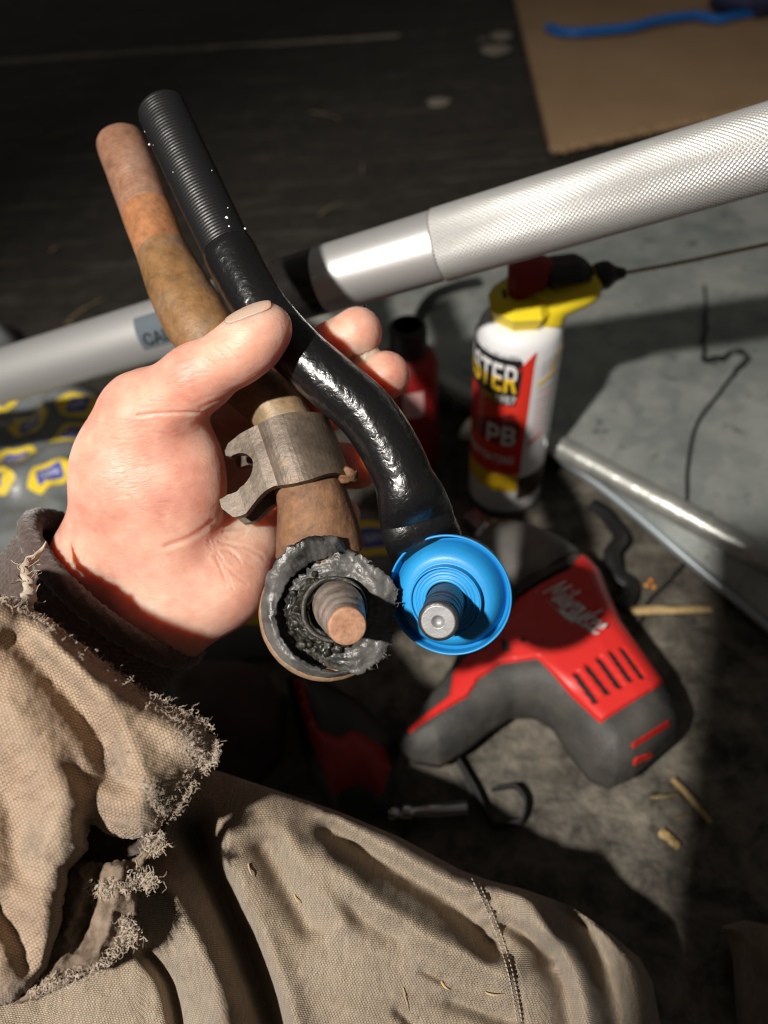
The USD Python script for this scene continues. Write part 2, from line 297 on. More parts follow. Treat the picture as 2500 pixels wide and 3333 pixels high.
def cloth_mat(name, c1, c2, stain, period, relief, nscale=22, rough=.9, stain2=None, slub=0):
    """Plain weave in surface coordinates (st, metres)."""
    k = 2 * math.pi / period
    n = {'u': ('uvmap', {'attribute': 'st'}), 't': ('texture_coordinate', {}), 's': ('separate_xyz', {}), 'wob': ('noise_texture', {'scale': 210.0, 'detail': 3.0, 'roughness': .7}), 'wm': ('math', {'math_type': 'multiply_add', 'value2': period * .7}), 'wm2': ('math', {'math_type': 'multiply_add', 'value2': period * .7}),
         'cv': ('combine_xyz', {}), 'br': ('brick_texture', {'scale': 1.0, 'mortar_size': period * .20, 'mortar_smooth': 1.0, 'brick_width': period, 'row_height': period * .68, 'bias': 0.0}), 'h': ('math', {'math_type': 'multiply_add', 'value2': -2.0, 'value3': 1.0}),
         'fn': ('noise_texture', {'scale': 900.0, 'detail': 3.0, 'roughness': .7}), 'hh': ('math', {'math_type': 'multiply_add', 'value2': .9}),
         'a': ('noise_texture', {'scale': nscale, 'detail': 5.0, 'roughness': .62}), 'r': ('rgb_ramp', {'ramp': [(.25, stain), (.45, c1), (.7, c2)]}),
         'slm': ('mapping', {'scale': (1300, 150, 1)}), 'sl': ('noise_texture', {'scale': 1.0, 'detail': 2.0}), 'slr': ('map_range', {'from_min': .3, 'from_max': .75, 'to_min': 1 - slub, 'to_max': 1 + slub}), 'slx': ('mix', {'mix_type': 'multiply', 'fac': 1.0}),
         'hr': ('map_range', {'from_min': -1, 'from_max': 1, 'to_min': .78, 'to_max': 1.1}), 'x': ('mix', {'mix_type': 'multiply', 'fac': 1.0}), 'd': ('noise_texture', {'scale': nscale * 1.4, 'detail': 6.0, 'roughness': .7}), 'dr': ('rgb_ramp', {'ramp': [(.56, (0, 0, 0)), (.72, (.75, .75, .75))]}), 'x2': ('mix', {'color2': stain2 or stain}),
         'bu': ('bump', {'distance': relief}), 'p': ('principled_bsdf', {'roughness': rough, 'specular_ior_level': .2, 'sheen_weight': .15})}
    L = [('u.UV', 's.vector'), ('t.object', 'wob.vector'), ('wob.fac', 'wm.value1'), ('s.x', 'wm.value3'), ('wob.fac', 'wm2.value1'), ('s.y', 'wm2.value3'), ('wm.result', 'cv.x'), ('wm2.result', 'cv.y'), ('cv.vector', 'br.vector'), ('br.fac', 'h.value1'),
         ('t.object', 'fn.vector'), ('fn.fac', 'hh.value1'), ('h.result', 'hh.value3'), ('t.object', 'a.vector'), ('a.fac', 'r.fac'), ('h.result', 'hr.value'), ('r.color', 'x.color1'), ('hr.result', 'x.color2'), ('t.object', 'd.vector'), ('d.fac', 'dr.fac'), ('dr.color', 'x2.fac'), ('x.color', 'x2.color1'),
         ('u.UV', 'slm.vector'), ('slm.vector', 'sl.vector'), ('sl.fac', 'slr.value'), ('x2.color', 'slx.color1'), ('slr.result', 'slx.color2'), ('slx.color', 'p.base_color'), ('hh.result', 'bu.height'), ('bu.normal', 'p.normal')]
    return M(name, n, L)
CANVAS = cloth_mat('duck_canvas', (.30, .205, .135), (.40, .295, .20), (.175, .10, .09), .00135, .00022, stain2=(.10, .07, .05))
TROUSER = cloth_mat('trouser_canvas', (.275, .215, .152), (.34, .27, .20), (.20, .145, .10), .00125, .00016, 16, stain2=(.15, .085, .045), slub=.24)
THREAD = simple('cotton_thread', (.47, .39, .31), .9, spec=.15, col2=(.30, .23, .17), nscale=120, sheen=.3)
CANVAS_DARK = simple('frayed_dark_canvas', (.09, .065, .048), .95, spec=.1, col2=(.21, .16, .12), nscale=150, bump=(500, .001))
KNIT = simple('knit_brown', (.050, .034, .029), .95, spec=.1, col2=(.085, .06, .052), nscale=400, sheen=.4, bump=(900, .0005))

ALU = simple('satin_aluminium', (.66, .655, .65), .40, .72, bump=(1500, .00008))
KNURL = simple('knurled_aluminium', (.62, .615, .605), .5, .8, bump=(1500, .00004))
BLACK_GLOSS = simple('black_gloss', (.012, .011, .011), .18, spec=.5)
STICKER = simple('sticker_silver', (.30, .36, .42), .22, .7)
INK = simple('black_ink', (.012, .012, .014), .5)
def galvanized():
    n = {'g': ('geometry', {}), 'a': ('noise_texture', {'scale': 14.0, 'detail': 6.0, 'roughness': .65}), 'v': ('voronoi_texture', {'scale': 75.0}), 'vr': ('rgb_to_bw', {}), 'r': ('rgb_ramp', {'ramp': [(.3, (.20, .225, .215)), (.55, (.30, .325, .31)), (.75, (.42, .435, .41))]}), 'ad': ('math', {'math_type': 'multiply_add', 'value2': .18}),
         'sp': ('noise_texture', {'scale': 60.0, 'detail': 5.0, 'roughness': .7}), 'sr': ('rgb_ramp', {'ramp': [(.60, (0, 0, 0)), (.70, (.8, .8, .8))]}), 'x': ('mix', {'color2': (.06, .06, .055)}), 'bu': ('bump', {'distance': .0006}),
         'p': ('principled_bsdf', {'metallic': .45, 'roughness': .52})}
    L = [('g.position', 'a.vector'), ('g.position', 'v.vector'), ('v.color', 'vr.color'), ('vr.val', 'ad.value1'), ('a.fac', 'ad.value3'), ('ad.result', 'r.fac'), ('g.position', 'sp.vector'), ('sp.fac', 'sr.fac'), ('sr.color', 'x.fac'), ('r.color', 'x.color1'), ('x.color', 'p.base_color'), ('a.fac', 'bu.height'), ('bu.normal', 'p.normal')]
    return M('galvanized', n, L)
GALV = galvanized()
GALV_EDGE = simple('galvanized_edge', (.50, .50, .47), .38, .6, col2=(.34, .35, .33), nscale=60, bump=(80, .0008))
ROD_GREY = simple('grey_wire_rod', (.34, .38, .41), .4, .5)
CARD = simple('cardboard', (.36, .235, .135), .85, spec=.2, col2=(.30, .19, .105), nscale=6, bump=(300, .0002))
CARD_EDGE = simple('cardboard_edge', (.40, .27, .16), .9, spec=.2, col2=(.24, .15, .08), nscale=200)
BLUE_STRAP = simple('blue_strap', (.01, .12, .42), .35)
NAVY = simple('navy_cloth', (.012, .014, .05), .8, col2=(.02, .022, .07))
RED = simple('red_plastic', (.62, .024, .02), .42, spec=.5, bump=(900, .00004))
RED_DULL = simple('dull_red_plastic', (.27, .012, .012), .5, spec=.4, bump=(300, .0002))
OVERMOLD = simple('black_overmold', (.035, .035, .035), .55, spec=.4, col2=(.075, .07, .062), nscale=40, bump=(700, .0004))
NOSE = simple('dusty_grey_nose', (.17, .16, .145), .5, .3, col2=(.11, .105, .1), nscale=30)
DARKPLASTIC = simple('dark_plastic', (.012, .012, .012), .45)
WHITE_INK = simple('white_ink', (.75, .75, .75), .5)
CAN_WHITE = simple('can_white', (.74, .74, .76), .28, coat=.3)
CAN_RED = simple('can_red', (.70, .035, .02), .3, coat=.3)
CAN_YELLOW = simple('can_yellow', (.80, .50, .015), .35)
CAP_YELLOW = simple('cap_yellow', (.80, .62, .02), .4, spec=.4)
CAN_GREYTXT = simple('can_grey_print', (.45, .45, .47), .4)
CAN_PINK = simple('can_pink_print', (.70, .40, .40), .4)
CAN_BASE = simple('can_base_steel', (.25, .25, .26), .3, .9)
STRAW_TUBE = simple('tan_nozzle_straw', (.30, .19, .06), .35)
BAG = simple('grey_plastic_bag', (.115, .125, .13), .33, spec=.5, col2=(.16, .17, .17), nscale=12, bump=(40, .002))
BAG_YELLOW = simple('bag_yellow', (.72, .54, .04), .4)
BAG_BLUE = simple('bag_blue', (.045, .07, .36), .4)
BAG_WHITE = simple('bag_pale_print', (.55, .57, .62), .4)
WIRE = simple('dark_wire', (.015, .013, .012), .5, .3)
RUBBER_HOSE = simple('black_hose', (.01, .01, .01), .4)
STRAW_DIM = simple('dusty_straw', (.20, .15, .075), .9, col2=(.12, .085, .04), nscale=200)
STRAW = simple('dry_straw', (.50, .36, .17), .8, col2=(.36, .24, .10), nscale=200)
MUD = simple('dried_mud', (.30, .265, .22), .95, spec=.1, col2=(.22, .19, .155), nscale=90, bump=(200, .001))
CHROME = simple('chrome_tool', (.55, .55, .56), .2, 1)
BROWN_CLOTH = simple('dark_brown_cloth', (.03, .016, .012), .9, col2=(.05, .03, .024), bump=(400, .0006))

# ------------------------------------------------------------------ the setting: floor, mats, sheet metal
def sheet(x0, y0, x1, y1, z, nx, ny, amp=0.0, seed=0, t=.004):
    gx, gy = np.meshgrid(np.linspace(x0, x1, nx), np.linspace(y0, y1, ny), indexing='ij')
    z_ = z + amp * (meshkit.fbm(np.stack([gx * 9, gy * 9, gx * 0], -1), 3, seed) - .5)
    v = np.stack([gx, gy, z_], -1).reshape(-1, 3); i, j = np.meshgrid(np.arange(nx - 1), np.arange(ny - 1), indexing='ij')
    a = i * ny + j; return v, np.stack([a, a + ny, a + ny + 1, a + 1], -1).reshape(-1, 4)
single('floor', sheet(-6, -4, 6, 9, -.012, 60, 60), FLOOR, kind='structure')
# two rubber mats meeting at a dusty seam that crosses the top of the picture
s0, s1 = PF(0, 200), PF(1650, 92)
sd = unit(s1 - s0); sn = np.array([-sd[1], sd[0], 0])
def mat_slab(off0, off1, seed):
    pts = []
    n = 120; L = np.linspace(-3.2, 3.2, n); ws = np.linspace(0, 1, 90)
    g = []
    for l in L:
        jag = .004 * (meshkit.noise(np.array([l * 30, seed, 0])) - .5)
        for w in ws:
            o = off0 + (off1 - off0) * w; g.append(s0 + sd * l + sn * (o + (jag if (w == 0 or w == 1) else 0)))
    v = np.array(g); v[:, 2] = .0045 * (meshkit.fbm(v * 12, 3, seed) - .5)
    a = np.arange(n - 1)[:, None] * 90 + np.arange(89)[None]; a = a.ravel()
    f = np.stack([a, a + 90, a + 91, a + 1], 1)
    low = v.copy(); low[:, 2] = -.010; N = len(v)
    rim = np.r_[np.arange(90), np.arange(1, n) * 90 + 89, (n - 1) * 90 + np.arange(88, -1, -1), np.arange(n - 2, 0, -1) * 90]
    nx = np.roll(rim, -1)
    return np.vstack([v, low]), np.vstack([f, np.stack([rim, nx, nx + N, rim + N], 1)])
mats = T('rubber_mats', kind='structure')
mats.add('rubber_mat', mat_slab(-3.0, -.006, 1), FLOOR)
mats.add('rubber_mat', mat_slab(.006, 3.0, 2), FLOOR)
ps = [s0 + sd * l + np.array([0, 0, -.0005]) + sn * .004 * (meshkit.noise(np.array([l * 23, 4, 0])) - .5) for l in np.linspace(-.5, .75, 160)]
seam = tube(np.array(ps), np.stack([.0065 + .004 * meshkit.noise(np.array([[l * 40, 1, 7] for l in np.linspace(0, 2, 160)])), np.full(160, .0028)], 1), 8, ref=np.array([0, 0, 1.0]))
single('dust', seam, MUD, 'pale dust and chaff packed in the seam between two rubber mats', 'dust', kind='stuff')

# galvanised sheet metal behind the can
PH = .036
E0, E1 = PF(1853, 1462, PH), PF(2480, 1800, PH); ed = unit(E1 - E0); en = np.array([-ed[1], ed[0], 0])
if en @ (PF(2300, 900, PH) - E0) < 0: en = -en
def edge_pt(l, w=0.0, z=.036): q = E0 + ed * l + en * w; return np.array([q[0], q[1], z])
pan = T('metal_panel', 'large galvanized grey sheet metal panel with a rolled front edge behind the spray can', 'metal panel', base=edge_pt(.1, .1, 0))
BK0, BK1 = PF(1290, 905, PH), PF(2620, 470, PH)
v = []
for l in np.linspace(0, 1, 100):
    a_, b_ = edge_pt(-.30 + 1.3 * l, .008), BK0 * (1 - l) + BK1 * l + (BK1 - BK0) * .25 * l
    for w in np.linspace(0, 1, 40):
        q = a_ * (1 - w) + b_ * w; q[2] = PH + .001 + .006 * (meshkit.fbm(np.array([q[0] * 7, q[1] * 7, 3.3]), 3, 2) - .5) * min(1, w * 6) - .02 * max(0, .12 - l) * 8 * max(0, .12 - l) * 8; v.append(q)
v = np.array(v)
a = (np.arange(99)[:, None] * 40 + np.arange(39)[None]).ravel()
lowv = v - [0, 0, .0015]; f1 = np.stack([a, a + 40, a + 41, a + 1], 1)
pan.add('sheet', (np.vstack([v, lowv]), np.vstack([f1, f1[:, ::-1] + len(v)])), GALV)
hem = np.array([edge_pt(l, .0, PH - .003) for l in np.linspace(-.34, 1.2, 90)])
pan.add('rolled_edge', tube(hem, .0088 + .0007 * meshkit.noise(np.stack([np.linspace(0, 40, 90)] + [np.zeros(90)] * 2, 1)), 20), GALV_EDGE)
rod = np.array([PF(1822, 1488, .020), PF(2000, 1618, .0175), PF(2230, 1812, .013), PF(2500, 2040, .0075), PF(2700, 2220, .004)])
single('steel_rod', tube(curve(rod, 60)[0], .0036, 12), ROD_GREY, 'thin straight grey rod lying slanted in front of the sheet metal edge', 'rod')
rl, _ = curve(rod, 60); hl_ = np.array([edge_pt(l, .0, PH - .004) for l in np.linspace(.0, 1.0, 900)]); hx_ = PX(hl_)[:, 0]; fv = []
for q in rl:
    top_ = hl_[int(np.argmin(abs(hx_ - (PX(q)[0] + 25))))]; fv += [top_ * (1 - s) + (q + np.array([0, .004, -.001])) * s for s in (0, .5, 1)]
fv = np.array(fv); a = (np.arange(59)[:, None] * 3 + np.arange(2)[None]).ravel(); fv2 = fv + np.array([.001, .001, -.0015]); ff = np.stack([a, a + 3, a + 4, a + 1], 1)
pan.add('front_face', (np.vstack([fv, fv2]), np.vstack([ff, ff[:, ::-1] + len(fv)])), GALV)

# cardboard, strap, dark cloth at the back
cb = [PF(1630, -160), PF(1790, 522), PF(2700, 330), PF(2950, -300)]
cardp = Polygon([(q[0], q[1]) for q in cb])
p2, t2, dd, rg = tri2d(cardp, .02)
top = np.c_[p2, .017 + .004 * (meshkit.fbm(np.c_[p2 * 6, p2[:, 0] * 0], 2, 3) - .5)]; bot = np.c_[p2, np.full(len(p2), .007)]
card = T('cardboard', 'flat brown cardboard sheet with a crumpled corrugated edge, top right', 'cardboard', base=cb[1])
card.add('board', shell(p2, t2, top, bot, rg), CARD, 30)
ev = []
for k in range(150):
    t_ = k / 150; q = cb[1] * (1 - t_) + cb[2] * t_
    ev.append(q + np.array([0, -.0025 - .0015 * random.random(), .012 + .0035 * math.sin(k * 1.9) + .001 * random.random()]))
card.add('corrugated_edge', tube(np.array(ev), np.stack([np.full(150, .0028), .0035 + .0012 * np.sin(np.arange(150) * 1.3)], 1), 8), CARD_EDGE)
st = np.array([PF(1790, 88, .024), PF(1830, 104, .026), PF(1900, 104, .027), PF(2030, 92, .027), PF(2140, 66, .028), PF(2260, 50, .027), PF(2340, 62, .026), PF(2420, 44, .026), PF(2600, 20, .026)])
single('blue_cord', tube(curve(st, 90)[0], np.stack([np.full(90, .0105), np.full(90, .007)], 1), 12, ref=np.array([0, 0, 1.])), BLUE_STRAP, 'bright blue flat cord lying across the cardboard', 'cord')
bl = joined([blob(PF(2480, -45, .05), .07, 3, .35, 3, (1.2, 1, .6)), blob(PF(2720, -90, .06), .11, 4, .3, 3, (1, 1, .7))])
single('navy_cloth_bundle', bl, NAVY, 'dark navy cloth bundle in the top right corner on the cardboard', 'cloth')

# dried mud spots on the mat
for px, py, w, lab in ((1428, 330, 46, 'pale dried mud spot alone in the middle of the dark mat'), (1612, 162, 60, 'largest pale mud spot beside the cardboard edge'), (1630, 116, 46, 'pale mud smear just above the largest spot, against the seam'), (1568, 128, 20, 'smallest round mud spot beside the seam, left of the largest')):
    c = PF(px, py, .001); r = w * PX(c)[2] / F
    q = blob(c, r * .78, px, .45, 3, (1, .95, .06)); single('mud_spot', q, MUD, lab, 'mud spot', 'dried mud spots on the mat')
for (px, py), (qx, qy), lab in (((150, 455), (255, 425), 'faint pale straw lying alone at upper left of the mat'), ((1010, 365), (1110, 390), 'pale straw curving on the dark mat right of the black threaded end'), ((225, 1040), (330, 975), 'brown straw beside the silver bar at left'), ((215, 1050), (250, 1062), 'short straw scrap above the silver bar at left'),
                           ((1040, 700), (1110, 660), 'short straw between the black rod and the silver bar'), ((1180, 560), (1178, 530), 'tiny upright straw scrap on the mat above the silver bar'), ((165, 820), (195, 800), 'tiny pale straw scrap left of the rusty rod')):
    a, b = PF(px, py, .004), PF(qx, qy, .004); mid = (a + b) / 2 + np.array([.0008, .001, .0015])
    single('straw', tube(curve([a, mid, b], 10)[0], [.0013] * 5 + [.0007] * 5, 6), STRAW_DIM, lab, 'straw', 'straws scattered on the floor')

# straw and chips near the impact wrench
for (px, py), (qx, qy), w, lab in (((2190, 2535), (2312, 2678), .0021, 'long pale straw lying on dusty floor right of the wrench'), ((2150, 2706), (2208, 2758), .0027, 'short thick yellow straw chip below the wrench'), ((2118, 2596), (2212, 2585), .0012, 'thin reddish straw above the long pale straw'), ((2200, 2665), (2250, 2640), .0011, 'thin brown straw tucked beside the long pale straw'),
                              ((2052, 1988), (2313, 1985), .0034, 'pale split wooden stick lying right of the red wrench')):
    a, b = PF(px, py, .004), PF(qx, qy, .004); mid = (a + b) / 2 + np.array([.0004, -.0005, .001])
    single('straw', tube(curve([a, mid, b], 14)[0], np.stack([np.linspace(w, w * .75, 14), np.full(14, w * .6)], 1), 7, ref=np.array([0, 0, 1.]), rfun=lambda i, th: 1 + .25 * np.cos(th * 3 + i * .9)), STRAW if w > .002 else STRAW_DIM, lab, 'straw', 'straws scattered on the floor')
for k, (px, py) in enumerate(((2118, 1890), (2128, 1910), (2105, 1905))):
    single('orange_crumb', blob(PF(px, py, .002), .0018, k, .4, 1), simple(f'orange_crumb_{k}', (.55, .16 + .05 * k, .03), .7), ('topmost tiny orange crumb beside the wire above the wooden stick', 'lower right tiny orange crumb beside the wire above the wooden stick', 'lower left tiny orange crumb near the black strap above the wooden stick')[k], 'crumb', 'orange crumbs')

# wires and hoses
wz = PH + .005
w1 = np.array([PF(2292, 930, wz), PF(2298, 1050, wz), PF(2290, 1140, wz), PF(2296, 1172, wz + .004), PF(2330, 1160, wz + .004), PF(2352, 1172, wz), PF(2385, 1140, wz + .006), PF(2420, 1140, wz + .008), PF(2428, 1168, wz + .004), PF(2398, 1205, wz), PF(2340, 1280, wz), PF(2268, 1380, wz), PF(2244, 1480, wz), PF(2236, 1580, wz), PF(2238, 1640, PH + .002), PF(2242, 1760, .012), PF(2236, 1810, .006), PF(2180, 1890, .003), PF(2110, 1960, .003), PF(2082, 2030, .003), PF(2040, 2090, .003)])
wire = T('wire', 'thin dark wire with a twisted hooked end hanging over the sheet metal edge', 'wire', base=w1[-1])
cw = curve(w1, 240)[0]; wire.add('strand', tube(cw, .0011, 6), WIRE)
hx = cw[20:95]; tt = np.linspace(0, 30, 75); wire.add('twisted_strand', tube(hx + np.c_[.0022 * np.cos(tt), .0022 * np.sin(tt), .0012 * np.sin(tt * 2)], .0009, 6), WIRE)
h1 = np.array([PF(1560, 915, PH + .008), PF(1430, 950, PH + .007), PF(1362, 1030, PH + .007), PF(1345, 1130, PH + .007), PF(1385, 1220, PH + .007), PF(1450, 1290, PH + .007), PF(1545, 1345, PH + .007), PF(1640, 1380, PH + .007)])
single('hose', tube(curve(h1, 80)[0], .0045, 10), RUBBER_HOSE, 'dark hose curving behind the spray can and bar', 'hose')
h2 = np.array([PF(1925, 1640, .008), PF(1985, 1690, .008), PF(2022, 1745, .010), PF(1992, 1805, .012), PF(2000, 1860, .010), PF(2050, 1905, .008), PF(2020, 1975, .006)])
single('rubber_strap', tube(curve(h2, 70)[0], np.stack([np.full(70, .006), np.full(70, .0035)], 1), 10, ref=np.array([0, 0, 1.])), RUBBER_HOSE, 'black wavy rubber strap on the floor beyond the wrench, left of the thin rod', 'strap')

# ------------------------------------------------------------------ the torque wrench bar
BA, BB = P(-120, 1262, 1 / 2.13), P(2700, 420, 1 / 3.42)
bax = unit(BB - BA)
def bar_at(px):            # point on the bar's axis seen at picture column px
    lo, hi = -1.5, 2.5
    for _ in range(60):
        mid = (lo + hi) / 2
        if PX(BA + (BB - BA) * mid)[0] < px: lo = mid
        else: hi = mid
    return BA + (BB - BA) * lo
BR = .0172
bar = T('torque_wrench', 'long silver metal bar with a diamond knurled grip and black collar behind the hand', 'torque wrench', base=bar_at(900))
def bar_seg(p0, p1, r, name, mat, n=48, k=None, prof=None):
    a, b = (bar_at(p0) if np.ndim(p0) == 0 else p0), (bar_at(p1) if np.ndim(p1) == 0 else p1)
    L = np.linalg.norm(b - a)
    pr = [(r - .0008, 0), (r, .0008), (r, L - .0008), (r - .0008, L)] if prof is None else [(q, h * L) for q, h in prof]
    return bar.add(name, revolve([(0, 0)] + pr + [(0, L)], a, bax, n), mat, 40)
far = BA - bax * .12
bar_seg(far, 862, BR - .0003, 'tube', ALU, 64)
bar_seg(862, 915, 0, 'neck', ALU, 64, prof=[(BR * .97, 0), (BR * .86, .35), (BR * .86, .8), (BR * .95, 1)])
bar_seg(915, 1050, BR * .985, 'collar', BLACK_GLOSS, 64)
bar_seg(1050, 1432, BR, 'handle_sleeve', ALU, 64)
# diamond knurling, cut as real pyramids
ka, kb = bar_at(1432), bar_at(2640); KL = np.linalg.norm(kb - ka)
bx, by, bz = basis(bax); NT, pitch = 112, .0011; n_th = NT * 4; n_l = int(KL / pitch * 4)
th = np.linspace(0, 2 * np.pi, n_th, endpoint=False); ll = np.linspace(0, KL, n_l)
TH, LL = np.meshgrid(th, ll, indexing='xy')
tri = lambda x: 2 * abs(x - np.floor(x + .5))
A_, B_ = TH / (2 * np.pi) * NT, LL / pitch
hgt = np.minimum(tri((A_ + B_) / 2 * 1.0), tri((A_ - B_) / 2 * 1.0))
hgt = hgt * (.85 + .3 * meshkit.noise(np.stack([np.cos(TH) * 9, np.sin(TH) * 9, LL * 90], -1)))
rr = BR + .0002 + .00042 * np.clip(hgt, 0, .8)
vv = (ka + LL[..., None] * bax + (rr * np.cos(TH))[..., None] * bx + (rr * np.sin(TH))[..., None] * by).reshape(-1, 3)
i, j = np.meshgrid(np.arange(n_l - 1), np.arange(n_th), indexing='ij'); a0, a1 = i * n_th + j, i * n_th + (j + 1) % n_th
bar.add('knurled_grip', (vv, np.stack([a0, a1, a1 + n_th, a0 + n_th], -1).reshape(-1, 4)), KNURL, False)
def wrap(mesh, R_, c, axis, ang0, up, lift=0.0):
    """Bend flat lettering (x along the arc or the axis, y, z out) round a cylinder. axis = direction of the cylinder; ang0 measured from 'up'."""
    v, f = VF(mesh); x, y, z = basis(axis, up)
    # x of the lettering runs round (ang), y runs along the axis
    t = ang0 + v[:, 0] / R_; r = R_ + lift + v[:, 2]
    return c + (r * np.cos(t))[:, None] * x + (r * np.sin(t))[:, None] * y + v[:, 1:2] * z, f
def subdiv(mesh, e):
    v, f = VF(mesh); return trimesh.remesh.subdivide_to_size(v, f, e)
def rot2(mesh, deg):
    v, f = VF(mesh); c, s = math.cos(math.radians(deg)), math.sin(math.radians(deg)); w = v.copy(); w[:, 0] = c * v[:, 0] - s * v[:, 1]; w[:, 1] = s * v[:, 0] + c * v[:, 1]; return w, f
def flat(poly, depth=.0002):
    return trimesh.creation.extrude_polygon(poly, depth, engine='earcut')
def rect(x0, y0, x1, y1): return Polygon([(x0, y0), (x1, y0), (x1, y1), (x0, y1)])
# sticker with CALIBRATED, only its first letters in view; lettering runs along the bar
facing = unit(-(bar_at(500) - C)); facing = unit(facing - bax * (facing @ bax))
def on_bar(mesh2d, px, ang, lift):      # x along the bar, y up round it
    v, f = VF(subdiv(mesh2d, .004)); w = np.c_[-v[:, 1], v[:, 0], v[:, 2]]
    x, y, z = basis(bax, facing); sgn = 1 if y @ (-DN) > 0 else -1
    t = ang + sgn * v[:, 1] / BR; r = BR - .0003 + lift + v[:, 2]
    return bar_at(px) + (r * np.cos(t))[:, None] * x + (r * np.sin(t))[:, None] * y + v[:, 0:1] * z, f
x_, y_, z_ = basis(bax, facing); SG = 1 if y_ @ (-DN) > 0 else -1
stk = bar.add('sticker', on_bar(flat(rect(0, -.0155, .060, .004), .0002), 500, SG * .35, 0), STICKER, 40)
bar.add('sticker_lettering', on_bar(meshkit.text_mesh('CALIBRATED', .0068, .0001, True), 512, SG * .35 - SG * .013 / BR, .0003), INK, 40, parent=stk)
bar.add('scale_mark', on_bar(flat(rect(0, 0, .0009, .008), .0001), 1000, SG * -.25, .0003), INK, 40)

# ------------------------------------------------------------------ old rusty tie rod end
def px_path(rows, n, radcol=True):
    p = np.array([[*P(x, y, d), R(r, d)] for x, y, d, r in rows]); c, L = curve(p, n); return c[:, :3], c[:, 3], L
LROD = [(389, 452, .339, 62), (394, 466, .3385, 77), (410, 505, .336, 81), (452, 615, .328, 82), (500, 745, .319, 82), (532, 826, .313, 83), (560, 890, .309, 90), (590, 950, .305, 98), (635, 1035, .300, 104), (700, 1130, .295, 98), (790, 1230, .291, 90), (910, 1347, .287, 86), (960, 1460, .284, 92), (1000, 1570, .2815, 105), (1023, 1646, .283, 117), (1036, 1735, .2855, 134), (1043, 1790, .287, 142)]
lp, lr, LL_ = px_path(LROD, 420); lpx = PX(lp)
old = T('old_tie_rod_end', 'rusty old tie rod end with torn greasy boot and loose clamp, held in the hand', 'tie rod', base=lp[-1])
i1 = int(np.argmin(abs(lpx[:, 1] - 700))); i2 = int(np.argmin(abs(lpx[:, 1] - 832)))
wob = lambda sd, a: (lambda i, th: 1 + a * (meshkit.fbm(np.stack([np.cos(th) * 2.5 + i * .05, np.sin(th) * 2.5, th * 0 + sd], -1), 3, sd) - .5))
ls = np.linspace(0, LL_, 420)
thr = .00009 * np.sin(ls / .0021 * 2 * np.pi) * (1 - .6 * meshkit.noise(np.stack([ls * 60, ls * 0, ls * 0], 1)))
old.add('threaded_end', tube(lp[:i1], (lr + thr)[:i1], 56, rfun=wob(1, .03)), RUST_PALE)
old.add('rust_band', tube(lp[i1 - 1:i2], lr[i1 - 1:i2] + .0002, 56, rfun=wob(2, .03), caps=False), RUST_ORANGE)
i3 = int(np.argmin(abs(lpx[:, 1] - 1250)))
old.add('shank', tube(lp[i2 - 1:i3], lr[i2 - 1:i3] + .0004, 56, rfun=wob(3, .05), caps=False), RUST_ROD, label='brown forged shank bending under the thumb')
old.add('shank', tube(lp[i3 - 1:i3 + 72], lr[i3 - 1:i3 + 72] + .0004, 56, rfun=wob(4, .05), caps=False), RUST_TAN, label='tan middle of the shank below the thumb')
old.add('neck', tube(lp[i3 + 71:], lr[i3 + 71:] + .0004, 64, rfun=wob(5, .05), caps=True), RUST_BROWN)
# clamp
CO = P(968, 1490, .284); ca = unit(P(1015, 1625, .2805) - P(925, 1365, .2875)); ce2 = unit(-FW - ca * (-FW @ ca)); ce1 = np.cross(ce2, ca)
if ce1 @ RT < 0: ce1 = -ce1
arc = [(15.6 * math.cos(math.radians(t)), 15.6 * math.sin(math.radians(t))) for t in range(122, -133, -6)]
line = [(-36, 8.4), (-30, 8.8), (-24, 9.6), (-18, 11.0), (-12.5, 12.6)] + arc + [(-15, -9.5), (-21, -6.5), (-31, -4.5)]
sec = LineString(line).buffer(2.15, cap_style=2, join_style=1).simplify(.05)
cl = trimesh.creation.extrude_polygon(sec, 40, engine='earcut'); cl.apply_translation([0, 0, -20])
narc = [(-21.5 + 6.4 * math.cos(math.radians(t)), .3 + 6.4 * math.sin(math.radians(t))) for t in range(-105, 106, 15)]
outl = Polygon([(19, -13), (19, 13.5), (-10, 13.2), (-18, 15), (-24.5, 16.6), (-29.5, 15.4), (-32.8, 11), (-32.6, 7.4), (-29, 6.2), (-25, 6.9)] + narc[::-1] + [(-24.8, -7.0), (-24.6, -9.0), (-22.5, -11.2), (-17, -12.6), (-10, -13)]).buffer(.4).buffer(-.4)
blk = trimesh.creation.extrude_polygon(outl, 80, engine='earcut'); blk.apply_translation([0, 0, -40])
v_ = np.array(blk.vertices); blk = trimesh.Trimesh(np.c_[v_[:, 0], v_[:, 2], v_[:, 1]], np.array(blk.faces)[:, ::-1])
cl = trimesh.boolean.intersection([cl, blk])
cl = trimesh.remesh.subdivide_to_size(cl.vertices, cl.faces, 2.0)
cv, cf = np.array(cl[0]) * .001, cl[1]
# the lower edge of the band sags towards its right end; edges worn
q = meshkit.fbm(cv * 160, 3, 8)[:, None] - .5
cv = cv * (1 + .018 * q); cv[:, 2] += np.where(cv[:, 2] > 0, 1, .6) * (.0035 * (cv[:, 0] / .016) - .1 * 0) * (cv[:, 0] > 0) + .0016 * np.cos(cv[:, 0] * 220) * (cv[:, 2] > 0)
old.add('clamp', (CO + cv[:, :1] * ce1 + cv[:, 1:2] * ce2 + cv[:, 2:] * ca, cf), RUST_CLAMP, 50)
old.add('clamp_chip', blob(CO + ce1 * .0165 + ce2 * .004 + ca * .0150, .0036, 9, .5, 2, (1.2, .7, 1)), RUST_BROWN)

